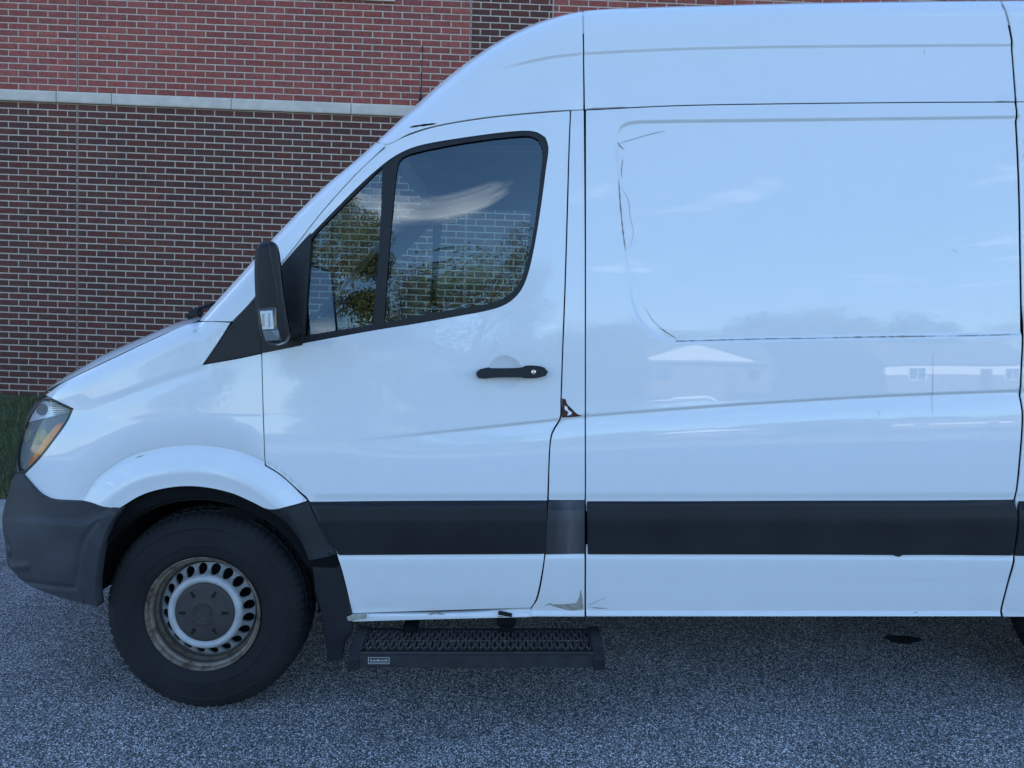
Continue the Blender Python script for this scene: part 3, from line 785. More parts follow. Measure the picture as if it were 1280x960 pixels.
# door trim strip with a soft fold
def trim_sf(x, z):
    zt = hit_line_top(x); zz_ = (zt-z)
    return S(x, z)-.014*sstep(0, .012, zz_)-.007*np.clip(zz_/.07, 0, 1)+.014*np.clip((zz_-.075)/.13, 0, 1)
_tl = hp([(380, 627), (700, 625.5), (1000, 625.5), (1300, 625)], 60, False)
def hit_line_top(x): return np.interp(x, _tl[:, 0], _tl[:, 1])
panel('side_trim', [(386, 627.5), (500, 626), (684, 625.5), (682, 692.5), (600, 693), (424, 694), (403, 662)], TRIM, door, sf=trim_sf, gap=.001, depth=.016, sp=.02)
panel('side_trim', [(685.5, 625.5), (731, 625), (731, 692), (680.5, 693)], FADED, van, sf=trim_sf, off=.005, gap=.0015, depth=.016, sp=.02)
panel('side_trim', [(734, 627), (850, 627), (1000, 626), (1180, 625.5), (1268, 624), (1272, 645), (1270, 670), (1266, 694.5), (1128, 694), (1124, 696.5), (1116, 694), (735, 693)], TRIM, van, sf=trim_sf, gap=.001, depth=.016, sp=.02)
panel('side_trim', [(1275, 627), (1420, 626), (1420, 696), (1269, 695), (1274, 665)], TRIM, van, sf=trim_sf, gap=.001, depth=.016, sp=.03)

# front wing
HOODSEAM = [(243, 403), (200, 420), (150, 443.6), (110, 462.8), (80, 477.5), (56, 494)]
wing = panel('front_wing', HOODSEAM+[(70, 501), (91, 511), (84, 527), (66, 552), (48, 575), (30, 593), (38, 605), (50, 617), (66, 624), (110, 627), (138, 633), (150, 635.5),
       (180, 618), (215, 609), (250, 608), (290, 616), (318, 628), (337, 636), (362, 632), (384.5, 627), (366, 608), (347, 592), (331, 582), (329, 520), (327, 441.5), (300, 447.5), (254, 455.5), (273, 428), (289, 402.5)],
       PAINT, van, curves=[(FLARE, (.02, .012, .006, 0, -.006, -.014, -.022, -.03, -.045, -.06, -.072, -.084, -.096, -.108, -.122)), (FCREASE, (.01, 0, -.01, -.02, -.03))], sp=.014, gap=.0032)
# A pillar and cab roof side
panel('windscreen_pillar', [(249, 401.5), (275, 372), (305, 339), (340, 299.5), (400, 238.5), (440, 204.5), (470, 178), (482, 181), (468, 195), (440, 222), (400, 267), (372, 303), (345, 337), (313, 378), (290, 402)], PAINT, van, gap=.0016, depth=.03, sp=.012)
GUTC = (GUT, (.014, .008, .003, 0, -.003, -.008, -.014, -.03))
panel('cab_roof_side', [(471, 177.5), (520, 131.5), (560, 96.5), (600, 66.5), (640, 42.5), (680, 25.5), (728, 13.5), (729, 60), (729.5, 137), (700, 138), (650, 142), (600, 147.5), (545, 157), (510, 167.5), (486, 180)], PAINT, van, gap=.0022, depth=.02, sp=.014, curves=[GUTC])
# B pillar
panel('door_pillar', [(713.6, 138), (730, 137.5), (731.2, 300), (731.4, 520), (731.4, 626), (685.6, 626), (687.6, 562), (690.8, 542), (700.8, 524), (701.8, 500), (703.8, 440), (706.8, 360), (709.8, 260), (711.7, 190)], PAINT, van, gap=.0024, curves=crv)
panel('door_pillar', [(681.5, 693), (731, 692), (731, 770), (664, 770), (664, 761), (671, 751), (677, 726)], PAINT, van, gap=.0026, sp=.02, curves=LIPC)
# cargo side
PANEL_R = [(1269, 127.5), (1271, 145), (1275, 230), (1277, 330), (1278, 420), (1275.5, 488), (1278, 520), (1273, 590), (1269, 625)]
RECC = (np.vstack([REC, REC[:1]]), (.014, .009, .005, .001, -.003, -.007, -.011))
RECL = smooth_poly(REC, .012, closed=True)
panel('cargo_panel', [(732, 137.5), (850, 132), (1000, 129.5), (1150, 128)]+PANEL_R+[(1268, 640), (732, 640)], PAINT, van, curves=crv+[RECC], gap=.0032)
panel('cargo_panel', [(732, 680), (1269, 680), (1265, 705), (1258, 735), (1252, 758), (1250, 770), (732, 770)], PAINT, van, gap=.0032, sp=.02, curves=LIPC)
panel('roof_side', [(729.5, 13.5), (800, 9.5), (900, 6.5), (1000, 4), (1120, 2), (1249, .8), (1256, 15), (1263, 45), (1265.5, 62), (1267, 95), (1269, 127), (1150, 127.5), (1000, 129), (850, 131.5), (731, 137)], PAINT, van, gap=.0022, curves=[GUTC], sp=.018)
# rear side beyond the gap
panel('rear_side', [(1271, 127.5), (1273, 145), (1277, 230), (1279, 330), (1280, 420), (1277.5, 488), (1280, 520), (1275, 590), (1271, 625), (1268, 700), (1260, 735), (1254, 758), (1252, 770), (1300, 770), (1320, 690), (1370, 650), (1440, 632), (1520, 650), (1570, 690), (1590, 770), (1900, 770), (1905, 400), (1900, 127)], PAINT, van, gap=.0022, sp=.03, curves=[(CREASE, (.012, .004, -.002, -.008, -.014, -.03))])
panel('roof_side', [(1252, .8), (1259, 15), (1265.5, 45), (1267.5, 62), (1269, 95), (1271, 127), (1500, 127), (1900, 127), (1900, 30), (1890, -1.5), (1600, -1), (1400, 0)], PAINT, van, gap=.0022, sp=.03)
# sill strip under the door
panel('sill', [(440, 767), (560, 766), (664, 761), (664, 770), (600, 771.5), (500, 774), (438, 776)], PAINT, van, off=.006, gap=.0006, depth=.03, sp=.02)
# arch trim and mud flap
panel('arch_trim', [(337, 637), (362, 633), (384.5, 628), (403, 662), (422, 693), (388, 698), (381, 680), (370, 663), (355, 648)], TRIM, van, off=-.006, gap=.0012, depth=.03, sp=.02)
# black backing right behind the panel gaps
arch_pts = [(WC[0]+.455*math.cos(a), WC[1]+.45*math.sin(a)) for a in np.linspace(math.pi*.02, math.pi*.98, 24)]
shell_o = np.vstack([TC[(TC[:, 0] < 3.8)][2:], [(3.83, .38)], [(-.68, .38)], arch_pts, [(-1.72, .56), (xn(.6)+.14, .58)]])
keepm = shell_o.copy(); keepm[:len(TC[(TC[:, 0] < 3.8)][2:]), 1] -= .01
panel('inner_shell', keepm, DARK, van, holes=[hp(WIN)], off=.028, gap=.004, depth=0, sp=.05, xz=True, normals=False, hole_gap=-.01)
# far side: the same pressings mirrored across the centre line
def mirror(o):
    c = o.copy(); C.objects.link(c); c.scale = (1, -1, 1); c.location = (0, 2*CEN, 0); return c
# ------------------------------------------------------------------ hood, windscreen, roof: sheets from the near edge to the far edge
TT = np.gradient(TC, axis=0); TT /= np.linalg.norm(TT, axis=1)[:, None]; TNV = np.stack([-TT[:, 1], TT[:, 0]], 1)
for _ in range(3): TNV[1:-1] = (TNV[:-2]+2*TNV[1:-1]+TNV[2:])/4
TNV /= np.linalg.norm(TNV, axis=1)[:, None]
def cross_sheet(name, i0, i1, mat, s_lim=1.0, s_out=None, under=True, crown_mul=1.0, nx=24, parent=None):
    idx = [k for k in range(len(TC)) if i0-1e-6 <= _i[k] <= i1+1e-6 and TC[k, 0] < 3.86]
    rows = []; fit = None
    if name.startswith('windscreen'):
        ii = [_i[k] for k in idx]; fit = [np.polyfit(ii, [TC[k, 0] for k in idx], 3), np.polyfit(ii, [TC[k, 1] for k in idx], 3), np.polyfit(ii, [float(S0(TC[k, 0], TC[k, 1])) for k in idx], 1)]
    for k in idx:
        c, n = TC[k], TNV[k]; row = []
        q = c-n*0.0; y0 = float(S0(q[0], q[1])); y0 = min(y0, .6)
        if fit is not None: c = np.array([np.polyval(fit[0], _i[k]), np.polyval(fit[1], _i[k])]); dd = np.array([np.polyval(np.polyder(fit[0]), _i[k]), np.polyval(np.polyder(fit[1]), _i[k])]); n = np.array([-dd[1], dd[0]])/np.linalg.norm(dd); y0 = float(np.polyval(fit[2], _i[k]))
        cr = float(np.interp(_i[k], [0, 3, 5, 5.6, 6, 7, 9, 12, 14, 17, 20, 40], [.15, .22, .18, .13, .08, .30, .5, .5, .5, .5, .4, .4]))*(CEN-y0)/2*TCW[k]/(TCN[k]*TCE[k])
        ss = np.linspace(-1, 1, nx+1)
        if fit is not None: cr = .06
        if name == 'hood': ss = np.sign(ss)*np.abs(ss)**.6
        if s_out is not None: ss = np.array([a for a in np.linspace(s_lim, s_out, 5)])
        else: ss = ss*s_lim
        if under and s_out is None:
            for e in (.55, .35, .18, .06): 
                p = c-n*e*TCW[k]; row.append((p[0], float(S0(p[0], p[1]))+.007, p[1]))
        for s_ in ss:
            y = CEN+s_*(CEN-y0-.003); d = cr*(1-abs(s_)**(5 if name == 'hood' else 2)); row.append((c[0]+n[0]*d, y, c[1]+n[1]*d-.003))
        if under and s_out is None: row += [(a, 2*CEN-b, z) for a, b, z in reversed(row[:4])]
        rows.append(row)
    m_ = len(rows[0]); v = [p for r in rows for p in r]
    f = [(j*m_+k, j*m_+k+1, (j+1)*m_+k+1, (j+1)*m_+k) for j in range(len(rows)-1) for k in range(m_-1)]
    o = mesh_obj(name, v, f, mat, parent or van, True)
    bm = bmesh.new(); bm.from_mesh(o.data); bmesh.ops.recalc_face_normals(bm, faces=bm.faces)
    up = sum((q.normal.z*q.calc_area() for q in bm.faces)); 
    if up < 0: bmesh.ops.reverse_faces(bm, faces=bm.faces)
    bm.to_mesh(o.data); bm.free(); return o
cross_sheet('hood', 1.0, 6.0, PAINT, under=False, nx=48)
wf = cross_sheet('windscreen_frame', 7.0, 12.0, PAINT, s_lim=-1.0, s_out=-.90, crown_mul=.55)
mirror(wf)
cross_sheet('windscreen', 7.0, 12.0, GLASS, s_lim=.90, under=False, crown_mul=.55)
cross_sheet('roof', 12.0, len(TO)-1, PAINT)
# hood shut line drawn down along the wing as a crease on the hood edge; wipers and cowl
cw = at_y(240, 393, .35)
mb = MB(); mb.box((cw[0]+.12, CEN, cw[2]-.06), (.16, 1.35, .05), bev=.01); 
mb.build('cowl', DARK, van)
mb = MB(); a = at_y(236, 396, .42); b = at_y(250, 386, .5)
mb.tube([a, (a+b)/2+np.array([0, 0, .004]), b], .014, 8); mb.tube([b, b+np.array([.16, .55, .14])], .009, 6)
mb.box(tuple(at_y(245, 391, .4)), (.05, .05, .035), bev=.008)
mb.build('wiper', TRIM, van)

# ------------------------------------------------------------------ nose, grille, bumper
def nose_sheet(name, z0, z1, mat, nz, out=0.0, under=True):
    rows = []
    for z in np.linspace(z0, z1, nz):
        row = []; x0 = float(xn(z)); y0 = min(float(S_main(x0, z))+NE, .62)
        for t in ((.30, .2, .12, .05) if under else ()): row.append((x0+t-out, float(S_main(x0+t, z)+nose_add(x0+t, z))+.012, z))
        cr = (CEN-y0)/2*NW/(NN*NE)
        for s_ in np.linspace(-1, 1, 17): row.append((x0-cr*(1-s_*s_)+.003-out, CEN+s_*(CEN-y0), z))
        row += [(a, 2*CEN-b, c) for a, b, c in reversed(row[:4])] if under else []; rows.append(row)
    m_ = len(rows[0]); v = [p for r in rows for p in r]
    f = [(j*m_+k, j*m_+k+1, (j+1)*m_+k+1, (j+1)*m_+k) for j in range(len(rows)-1) for k in range(m_-1)]
    return mesh_obj(name, v, f, mat, van, True)
BFOLD = hp([(-2, 640), (40, 645), (80, 648), (113, 648), (128, 641), (140, 636)], 10, False)
BLOW = hp([(20, 722), (60, 728), (97, 732), (101, 715), (104, 690), (112, 668), (126, 650)], 10, False)
BLEDGE = hp([(8, 704), (24, 705), (40, 704)], 6, False)
BSLOT = hp([(8, 672), (18, 684), (18, 697)], 6, False)
def bump_sf(x, z):
    r = S0(x, z)-.016
    d, i, s = poly_dist(x, z, BFOLD); t = -d*s
    r = r-.012*sstep(-.006, .02, t)*sstep(.5, .2, t)
    r = r+.007*groove(x, z, BLOW, .010)-.010*groove(x, z, BLEDGE, .014)+.016*groove(x, z, BSLOT, .016)
    return r
bp = panel('front_bumper', [(28, 594), (38, 606), (50, 618), (66, 625), (110, 628), (138, 634), (150, 637), (137, 655), (127, 680), (121, 710), (119, 740), (122, 759), (85, 750), (52, 739), (27, 726), (13, 707), (9, 690), (4, 668), (3, 645), (11, 614), (18, 593)], BUMPER, van, sf=bump_sf, gap=.0015, depth=.05, sp=.012,
          curves=[(BFOLD, (.006, 0, -.006, -.013, -.02)), (BLOW, (.012, .006, 0, -.006, -.012))])
o = nose_sheet('bumper_front', .50, .86, BUMPER, 10)
o = nose_sheet('grille', .865, 1.06, TRIM, 10, under=False)

# painted bridge between the bonnet's front edge and the grille
k1 = min(k for k in range(len(TC)) if _i[k] >= 1.0); rows = []; ss = np.linspace(-1, 1, 17); z1 = 1.06; x1 = float(xn(z1)); yn = min(float(S_main(x1, z1))+NE, .62); cr = (CEN-yn)/2*NW/(NN*NE)
c1, n1 = TC[k1], TNV[k1]; yh = min(float(S0(*c1)), .6); ch = .15*(CEN-yh)/2*TCW[k1]/(TCN[k1]*TCE[k1])
for t in np.linspace(0, 1, 7):
    row = []
    for s_ in ss:
        a = np.array([c1[0]+n1[0]*ch*(1-abs(s_)**5), CEN+s_*(CEN-yh-.003), c1[1]-.004]); b = np.array([x1-cr*(1-s_*s_)+.003, CEN+s_*(CEN-yn), z1+.002]); q = a+(b-a)*t
        row.append((q[0]-.02*math.sin(math.pi*t)*(1-s_*s_), q[1], q[2]))
    rows.append(row)
mesh_obj('grille_surround', [p for r in rows for p in r], [(j*17+k, j*17+k+1, (j+1)*17+k+1, (j+1)*17+k) for j in range(6) for k in range(16)], PAINT, van, True)
# headlight
HL = [(56, 497.5), (70, 502), (91, 511.5), (84, 527), (66, 552), (48, 575), (30, 592), (19, 595), (17.5, 575), (20, 556), (29, 529), (44, 503)]
_hs = smooth_poly(HL, 4, True); HLX = hit(_hs[:, 0], _hs[:, 1])
for k in range(len(HLX)):
    if (_hs[k, 0] < 33 and 505 < _hs[k, 1] < 593) or _hs[k, 0] < 21: HLX[k, 0] = xn(HLX[k, 1])+.004
_lz = [p for p in HLX]
hl = panel('headlight', HLX, LENS, van, sf=S0, off=-.002, gap=.001, depth=0, sp=.014, xz=True)
panel('lamp_bezel', HLX, BEZEL, hl, sf=S0, off=.0245, gap=-.004, depth=0, sp=.012, xz=True)
panel('lamp_edge', HL, RUBBER_SEAL, hl, holes=[[(54, 500.5), (70, 504), (88, 512.5), (82, 526), (64, 551), (47, 572), (31, 588), (22, 591), (20.5, 575), (23, 556), (32, 529), (46, 505)]], sf=S0, off=.003, gap=0, depth=0, sp=.02, hole_gap=0)
rf = panel('lamp_reflector', [(46, 501), (56, 499.5), (72, 504), (89, 512), (88, 516), (60, 522), (34, 528), (38, 514)], REFL, hl, sf=S0, off=.018, gap=.001, depth=.02, sp=.02)
mb = MB()
for k in range(7):
    t = k/6; ribbon('', [(62+t*2, 502.5+t*17), (76, 506+t*11), (88, 512+t*4)], .0035, None, van, off=.012, sf=S0, mb=mb, taper=False)
mb.build('lamp_rib', BEZEL, hl)
def disc(px, py, rpx, rpy, off, name, mat, par, n=18):
    panel(name, [(px+rpx*math.cos(a), py+rpy*math.sin(a)) for a in np.linspace(0, 2*math.pi, n, endpoint=False)], mat, par, sf=S0, off=off, gap=0, depth=.01, sp=.02, step=3)
disc(52, 512, 7, 7, .014, 'running_bulb', BEZEL, hl)
panel('turn_strip', [(80, 528), (71, 531), (57, 547), (45, 565), (36, 577), (36, 583), (41, 580), (56, 562), (71, 542)], AMBER, hl, sf=S0, off=.022, gap=.0005, depth=.015, sp=.02)
disc(33.5, 544, 4.5, 8, .020, 'main_bulb', simple('projector_glass', (.42, .44, .30), .15, .2), hl)
disc(45, 562, 8, 6, .0232, 'lower_bulb', simple('smoked_reflector', (.30, .27, .25), .3, .3), hl)
disc(51, 544, 8, 8, .0236, 'low_beam', simple('bronze_reflector', (.16, .16, .10), .25, .5), hl)

# ------------------------------------------------------------------ door mirror
mo = at_y([319, 323, 331, 339, 346, 350, 354, 359, 362, 357, 345, 333, 326, 321, 318],
          [313, 305, 301.5, 301.5, 307, 330, 365, 398, 417, 427, 430, 427.5, 419, 392, 350], -.27)[:, [0, 2]]
mo = smooth_poly(mo, .012, True, 70); mc = mo.mean(0); ax = np.array([-math.sin(R(17)), math.cos(R(17))])
secs = [(-.014, .70, 0), (-.0125, .86, 0), (-.008, .95, 0), (-.002, .985, 0), (.008, 1, 0), (.10, 1.05, 0), (.20, 1.03, 0), (.23, .95, 0), (.24, .6, 0)]
v = []; m_ = len(mo)
for wv, sc, _ in secs:
    for p in mo: v.append((mc[0]+(p[0]-mc[0])*sc+ax[0]*wv, -.27+ax[1]*wv, mc[1]+(p[1]-mc[1])*(sc if sc >= .9 else .5+.5*sc)))
f = [(j*m_+k, j*m_+(k+1) % m_, (j+1)*m_+(k+1) % m_, (j+1)*m_+k) for j in range(len(secs)-1) for k in range(m_)]+[tuple(range(m_)), tuple(range(len(v)-1, len(v)-1-m_, -1))]
mb = MB(); mb.add(v, f)
mir = mb.build('side_mirror', MIRROR_PL, door, smooth=True, auto=50)
mir.parent = van; mir.matrix_parent_inverse = world_of(van).inverted()
rim_ = at_y([334, 339, 346, 350, 354, 359, 362, 357, 349, 347.5, 343, 338], [302, 301.5, 307, 330, 365, 398, 417, 427, 429, 400, 360, 328], -.286)[:, [0, 2]]; n = len(rim_)
mb = MB(); v = []
for wv, sc in ((-.004, .72), (-.002, .93), (.006, 1), (.09, 1.0)):
    c0 = rim_.mean(0)
    for p in rim_: q = c0+(p-c0)*np.array([sc, .5+.5*sc]); v.append((q[0]+ax[0]*wv, -.286+ax[1]*wv, q[1]))
mb.add(v, [(j*n+k, j*n+(k+1) % n, (j+1)*n+(k+1) % n, (j+1)*n+k) for j in range(3) for k in range(n)]+[tuple(range(n))])
mb.build('mirror_rim', MIRROR_PL, mir, smooth=True, auto=45)
mb = MB()  # bracket
e0 = at_y(352, 415, -.05); e1 = at_y(366, 405, .03)
mb.box(tuple((e0+e1)/2+np.array([-.01, -.01, -.01])), (.10, .17, .055), bev=.015, rz=R(-12)); mb.build('mirror_arm', MIRROR_PL, mir);
def mp(px, py, wv, out=0.0):
    p = at_y(px, py, -.27); return (p[0]+ax[0]*wv+out, -.27+ax[1]*wv, p[2])
ga = [mp(349, 311, .02, .006), mp(349, 311, .215, .006), mp(362, 418, .215, .006), mp(362, 418, .02, .006)]
mesh_obj('mirror_glass', ga, [(0, 1, 2, 3)], MIRRORG, mir)
# clear turn signal low on the outer end
lamp = at_y([322, 345, 346, 351, 354, 345, 333, 326], [386, 384, 405, 424, 428, 432, 429, 420], -.294)
lb = [p+np.array([0, .035, 0]) for p in lamp]; n = len(lamp); ctr = lamp.mean(0)+np.array([0, -.012, 0])
mb = MB(); mb.add(list(lamp)+lb+[ctr], [(j, (j+1) % n, 2*n) for j in range(n)]+[(j, (j+1) % n, n+(j+1) % n, n+j) for j in range(n)])
mb.build('turn_signal', glass_mat('signal_lens', (.9, .91, .92), 1.5), mir)
li = at_y([325, 340, 342, 328], [389, 388, 411, 412], -.2915); mb = MB(); mb.add(list(li)+[p+np.array([0, .02, 0]) for p in li], [(0, 1, 2, 3), (0, 1, 5, 4), (1, 2, 6, 5), (2, 3, 7, 6), (3, 0, 4, 7)])
mb.build('signal_reflector', REFL, mir)
li = at_y([328, 350, 352, 332], [413, 413, 425, 426], -.2885); mesh_obj('signal_base', list(li), [(0, 1, 2, 3)], BEZEL, mir)

for (px_, py_, w_, h_) in ((329, 400, 3.2, 8), (336.5, 400, 2.6, 9)):
    q = at_y(px_, py_, -.2915); mb = MB(); mb.box((q[0], -.2925, q[2]), (w_/370, .004, h_*2/370), bev=.0015); mb.build('signal_bulb', simple('signal_bulb_glass', (.50, .47, .40), .2), mir)
# ------------------------------------------------------------------ door handle
def handle_sf(x, z): return S0(x, z)
hd = panel('handle', [(594.5, 466.5), (600, 462), (611, 459.5), (613, 460.5), (640, 460.5), (653, 459.5), (657, 457.5), (671, 457.5), (681, 460), (685.5, 465), (682, 470), (672, 472.5), (655, 473), (652, 472), (622, 472), (604, 473.5), (598, 471.5)], TRIM, door, sf=handle_sf, off=-.040, gap=.0015, depth=.022, sp=.012)
mb = MB()
for (px, py) in ((602, 467), (672, 465)):
    q = hit(px, py)[0]; mb.box((q[0], float(S0(q[0], q[1]))-.012, q[1]), (.035, .05, .03), bev=.006)
mb.build('handle_mount', TRIM, door)
q = hit(667, 465, off=-.040)[0]; ys = float(S0(q[0], q[1]))-.040
mb = MB(); mb.lathe([(.0, -.004), (.006, -.004), (.0085, -.003), (.0095, .0), (.0095, .006)], (q[0], ys, q[1]), n=20); mb.box((q[0], ys-.0045, q[1]), (.0015, .002, .007), m=1)
mb.build('lock_cylinder', [CHROME, HOLE], door)

# ------------------------------------------------------------------ running board
ZT = float(at_y(600, 818, -.145)[2])+.003; X0, X1 = -.600, .340; Y0, Y1 = -.145, .055
step = MB(); step.box(((X0+X1)/2, Y0+.012, ZT-.028), (X1-X0-.07, .024, .052), bev=.004); step.box(((X0+X1)/2, Y1, ZT-.02), (X1-X0-.07, .02, .04), bev=.003)
step.box(((X0+X1)/2, (Y0+Y1)/2, ZT-.045), (X1-X0-.08, Y1-Y0-.03, .004))
rb = step.build('running_board', simple('step_black_steel', (.022, .022, .024), .5, 0, .3, 30), van)
mb = MB(); ncol = 58; per = (X1-X0-.09)/ncol
for c_ in range(ncol):
    xc_ = X0+.045+per*(c_+.5); ph = c_ % 2
    for sgn in (-1, 1):
        pts = []
        for k in range(19):
            t = k/18; yy = Y0+.026+(Y1-Y0-.04)*t; am = per*.46*abs(math.cos((t*2+ph*.5)*math.pi))**.8
            pts.append((xc_+sgn*am, yy))
        for k in range(18):
            a, b = pts[k], pts[k+1]; z1 = ZT+.002+.003*math.sin(k*2.1); w_ = .0013
            mb.add([(a[0]-w_, a[1], z1), (a[0]+w_, a[1], z1), (b[0]+w_, b[1], z1), (b[0]-w_, b[1], z1), (a[0]-w_, a[1], z1-.003), (a[0]+w_, a[1], z1-.003), (b[0]+w_, b[1], z1-.003), (b[0]-w_, b[1], z1-.003)],
                   [(0, 1, 2, 3), (0, 3, 7, 4), (1, 5, 6, 2)])
mb.build('step_tread', simple('worn_tread_steel', (.15, .13, .115), .5, .3, .5, 40), rb)
for xs_, sg in ((X0+.022, -1), (X1-.022, 1)):
    mb = MB(); pr = [(Y0-.008, ZT-.06), (Y0-.008, ZT-.012), (Y0+.03, ZT+.012), (Y1-.02, ZT+.02), (Y1+.01, ZT+.005), (Y1+.01, ZT-.06)]
    v = [(xs_-.022, a, b) for a, b in pr]+[(xs_+.022, a, b) for a, b in pr]; n = 6
    mb.add(v, [(j, (j+1) % n, n+(j+1) % n, n+j) for j in range(n)]+[tuple(range(n)), tuple(range(2*n-1, n-1, -1))])
    e = mb.build('end_cap', TRIM, rb)
    bv = e.modifiers.new('bevel', 'BEVEL'); bv.width = .006; bv.segments = 2
mb = MB()
for xb in (-.40, -.02):
    mb = MB(); mb.box((xb, .10, ZT+.005), (.05, .16, .04), bev=.004); mb.box((xb, .17, ZT+.06), (.05, .03, .14), bev=.004); mb.build('step_bracket', DARK, rb)
q = at_y(633, 776, .03); mb = MB(); mb.box((q[0], .05, q[2]), (.075, .05, .035), bev=.004); mb.build('step_bracket', DARK, rb)
def stepface(px0, py0, px1, py1, off): 
    a = at_y(px0, py0, Y0-off); b = at_y(px1, py1, Y0-off); return [(a[0], Y0-off, a[2]), (b[0], Y0-off, a[2]), (b[0], Y0-off, b[2]), (a[0], Y0-off, b[2])]
mb = MB(); mb.add(stepface(460, 821.5, 487, 830, .0012), [(0, 1, 2, 3)], 0); mb.add(stepface(461.2, 822.6, 485.8, 828.9, .0020), [(0, 1, 2, 3)], 1)
for k, (x0_, x1_) in enumerate(((462.5, 465), (466, 469.5), (470.5, 475), (476, 479.5), (480.5, 484.5))): mb.add(stepface(x0_, 824.2+(k % 2)*.4, x1_, 826.8, .0028), [(0, 1, 2, 3)], 0)
mb.add(stepface(463, 827.5, 484, 828.1, .0028), [(0, 1, 2, 3)], 0)
mb.build('maker_plate', [WHITELBL, BLACKLBL], rb)

# ------------------------------------------------------------------ wheels
def make_wheel(loc):
    wl = bpy.data.objects.new('wheel', None); C.objects.link(wl); wl.location = loc; wl.parent = van; wl.matrix_parent_inverse = world_of(van).inverted()
    # everything written round the near sidewall plane y = 0 at the origin, then moved
    def fin(mb, name, mat, parent, auto=40):
        o = mb.build(name, mat, None, True, auto=auto); o.parent = parent; 
        if parent is not wl: o.matrix_parent_inverse = Matrix.Identity(4)
        return o
    prof = [(.214, .030), (.222, .012), (.230, .004), (.246, .000), (.262, -.002), (.264, -.0035), (.268, -.0035), (.270, -.002), (.300, -.003), (.318, .001), (.321, -.001), (.325, .002), (.338, .009), (.350, .018), (.359, .028), (.365, .040), (.3665, .0480), (.3605, .050), (.3605, .057), (.3695, .059), (.371, .085), (.364, .087), (.364, .094), (.3725, .096), (.374, .122), (.365, .124), (.365, .131), (.3725, .133), (.371, .160), (.364, .162), (.364, .169), (.3695, .171), (.362, .205), (.350, .225), (.32, .243), (.23, .24), (.214, .21)]
    n = 432; v = []; f = []; Lp = len(prof)
    for j in range(n):
        a = 2*math.pi*j/n
        for k, (r, h) in enumerate(prof):
            if 13 <= k <= 19 or 29 <= k <= 33:      # shoulder sipes
                if (j % 6) in (0, 1): r -= .0045 if k not in (13, 33) else .002
            if 19 < k < 29 and ((j+k) % 9) in (0, 1): r -= .005
            r = r if r < .2245 else .2245+(r-.2245)*1.19; v.append((r*math.cos(a), h, max(r*math.sin(a), -WC[1]+.001)))
    for j in range(n):
        j2 = (j+1) % n
        for k in range(Lp-1): f.append((j*Lp+k, j*Lp+k+1, j2*Lp+k+1, j2*Lp+k))
    mb = MB(); mb.add(v, f); fin(mb, 'tyre', TYRE, wl, 32)
    # steel rim: flange, barrel, drilled disc
    mb = MB(); mb.lathe([(.2045, .030), (.2065, .019), (.2140, .015), (.2160, .008), (.2200, .002), (.2235, -.002), (.2255, -.001), (.2255, .004), (.220, .03)], (0, 0, 0), n=96)
    rim = None
    mbd = MB(); mbd.lathe([(.2035, .026), (.2060, .032), (.2060, .040), (.2025, .043)], (0, 0, 0), n=96)
    mb.lathe([(.2065, .019), (.2035, .026)], (0, 0, 0), n=96)
    mb.lathe([(.2025, .042), (.2020, .044), (.1985, .054), (.1965, .056)], (0, 0, 0), n=96)
    mbd.lathe([(.1965, .056), (.1955, .064), (.1870, .068), (.186, .06)], (0, 0, 0), n=96); mbd.lathe([(.1955, .064), (.195, .15), (.18, .2)], (0, 0, 0), n=64)
    rim = fin(mb, 'rim', RIM, wl); fin(mbd, 'rim_barrel', GRIME_SHADE, rim)
    mb = MB(); RH = .1655; NH = 20
    def dz(r): return np.interp(r, [.10, .118, .124, .134, .143, .149, .157, .178, .192], [.030, .024, .014, .012, .016, .030, .046, .058, .064])
    pts = []; edges = []
    def loop(c, r, k):
        b = len(pts); pts.extend([Vector((c[0]+r*math.cos(2*math.pi*j/k), c[1]+r*math.sin(2*math.pi*j/k))) for j in range(k)]); edges.extend([(b+j, b+(j+1) % k) for j in range(k)])
    loop((0, 0), .186, 120); loop((0, 0), .110, 90)
    hc = [(RH*math.cos(2*math.pi*(j+.35)/NH), RH*math.sin(2*math.pi*(j+.35)/NH)) for j in range(NH)]
    for c in hc: loop(c, .0192, 16)
    for r in (.116, .121, .125, .128, .132, .136, .140, .145, .148): 
        for j in range(90): pts.append(Vector((r*math.cos(2*math.pi*(j+.3)/90), r*math.sin(2*math.pi*(j+.3)/90))))
    vo, eo, fo, *_ = delaunay_2d_cdt(pts, edges, [], 0, 1e-7)
    V = np.array([tuple(q) for q in vo]); ff = []
    for t in fo:
        c = V[list(t)].mean(0); r = np.hypot(*c)
        if r < .186 and r > .110 and all(np.hypot(c[0]-h[0], c[1]-h[1]) > .0189 for h in hc): ff.append(t)
    rr = np.hypot(V[:, 0], V[:, 1]); mb.add([(a, dz(r), b) for (a, b), r in zip(V, rr)], ff)
    for c in hc:   # hole walls
        k = 16; ring = [(c[0]+.0192*math.cos(2*math.pi*j/k), c[1]+.0192*math.sin(2*math.pi*j/k)) for j in range(k)]
        mb.add([(a, dz(math.hypot(a, b)), b) for a, b in ring]+[(a, dz(math.hypot(a, b))+.012, b) for a, b in ring], [(j, (j+1) % k, k+(j+1) % k, k+j) for j in range(k)])
    mb.m = [0 if np.mean([math.hypot(mb.v[i][0], mb.v[i][2]) for i in fc]) < .1475 else 1 for fc in mb.f]
    fin(mb, 'rim_disc', [RIMWHITE, RIMGREY], rim, 50)
    mb = MB(); mb.lathe([(.186, .15), (.0, .15)], (0, 0, 0), n=48); fin(mb, 'brake_drum', HOLE, rim)
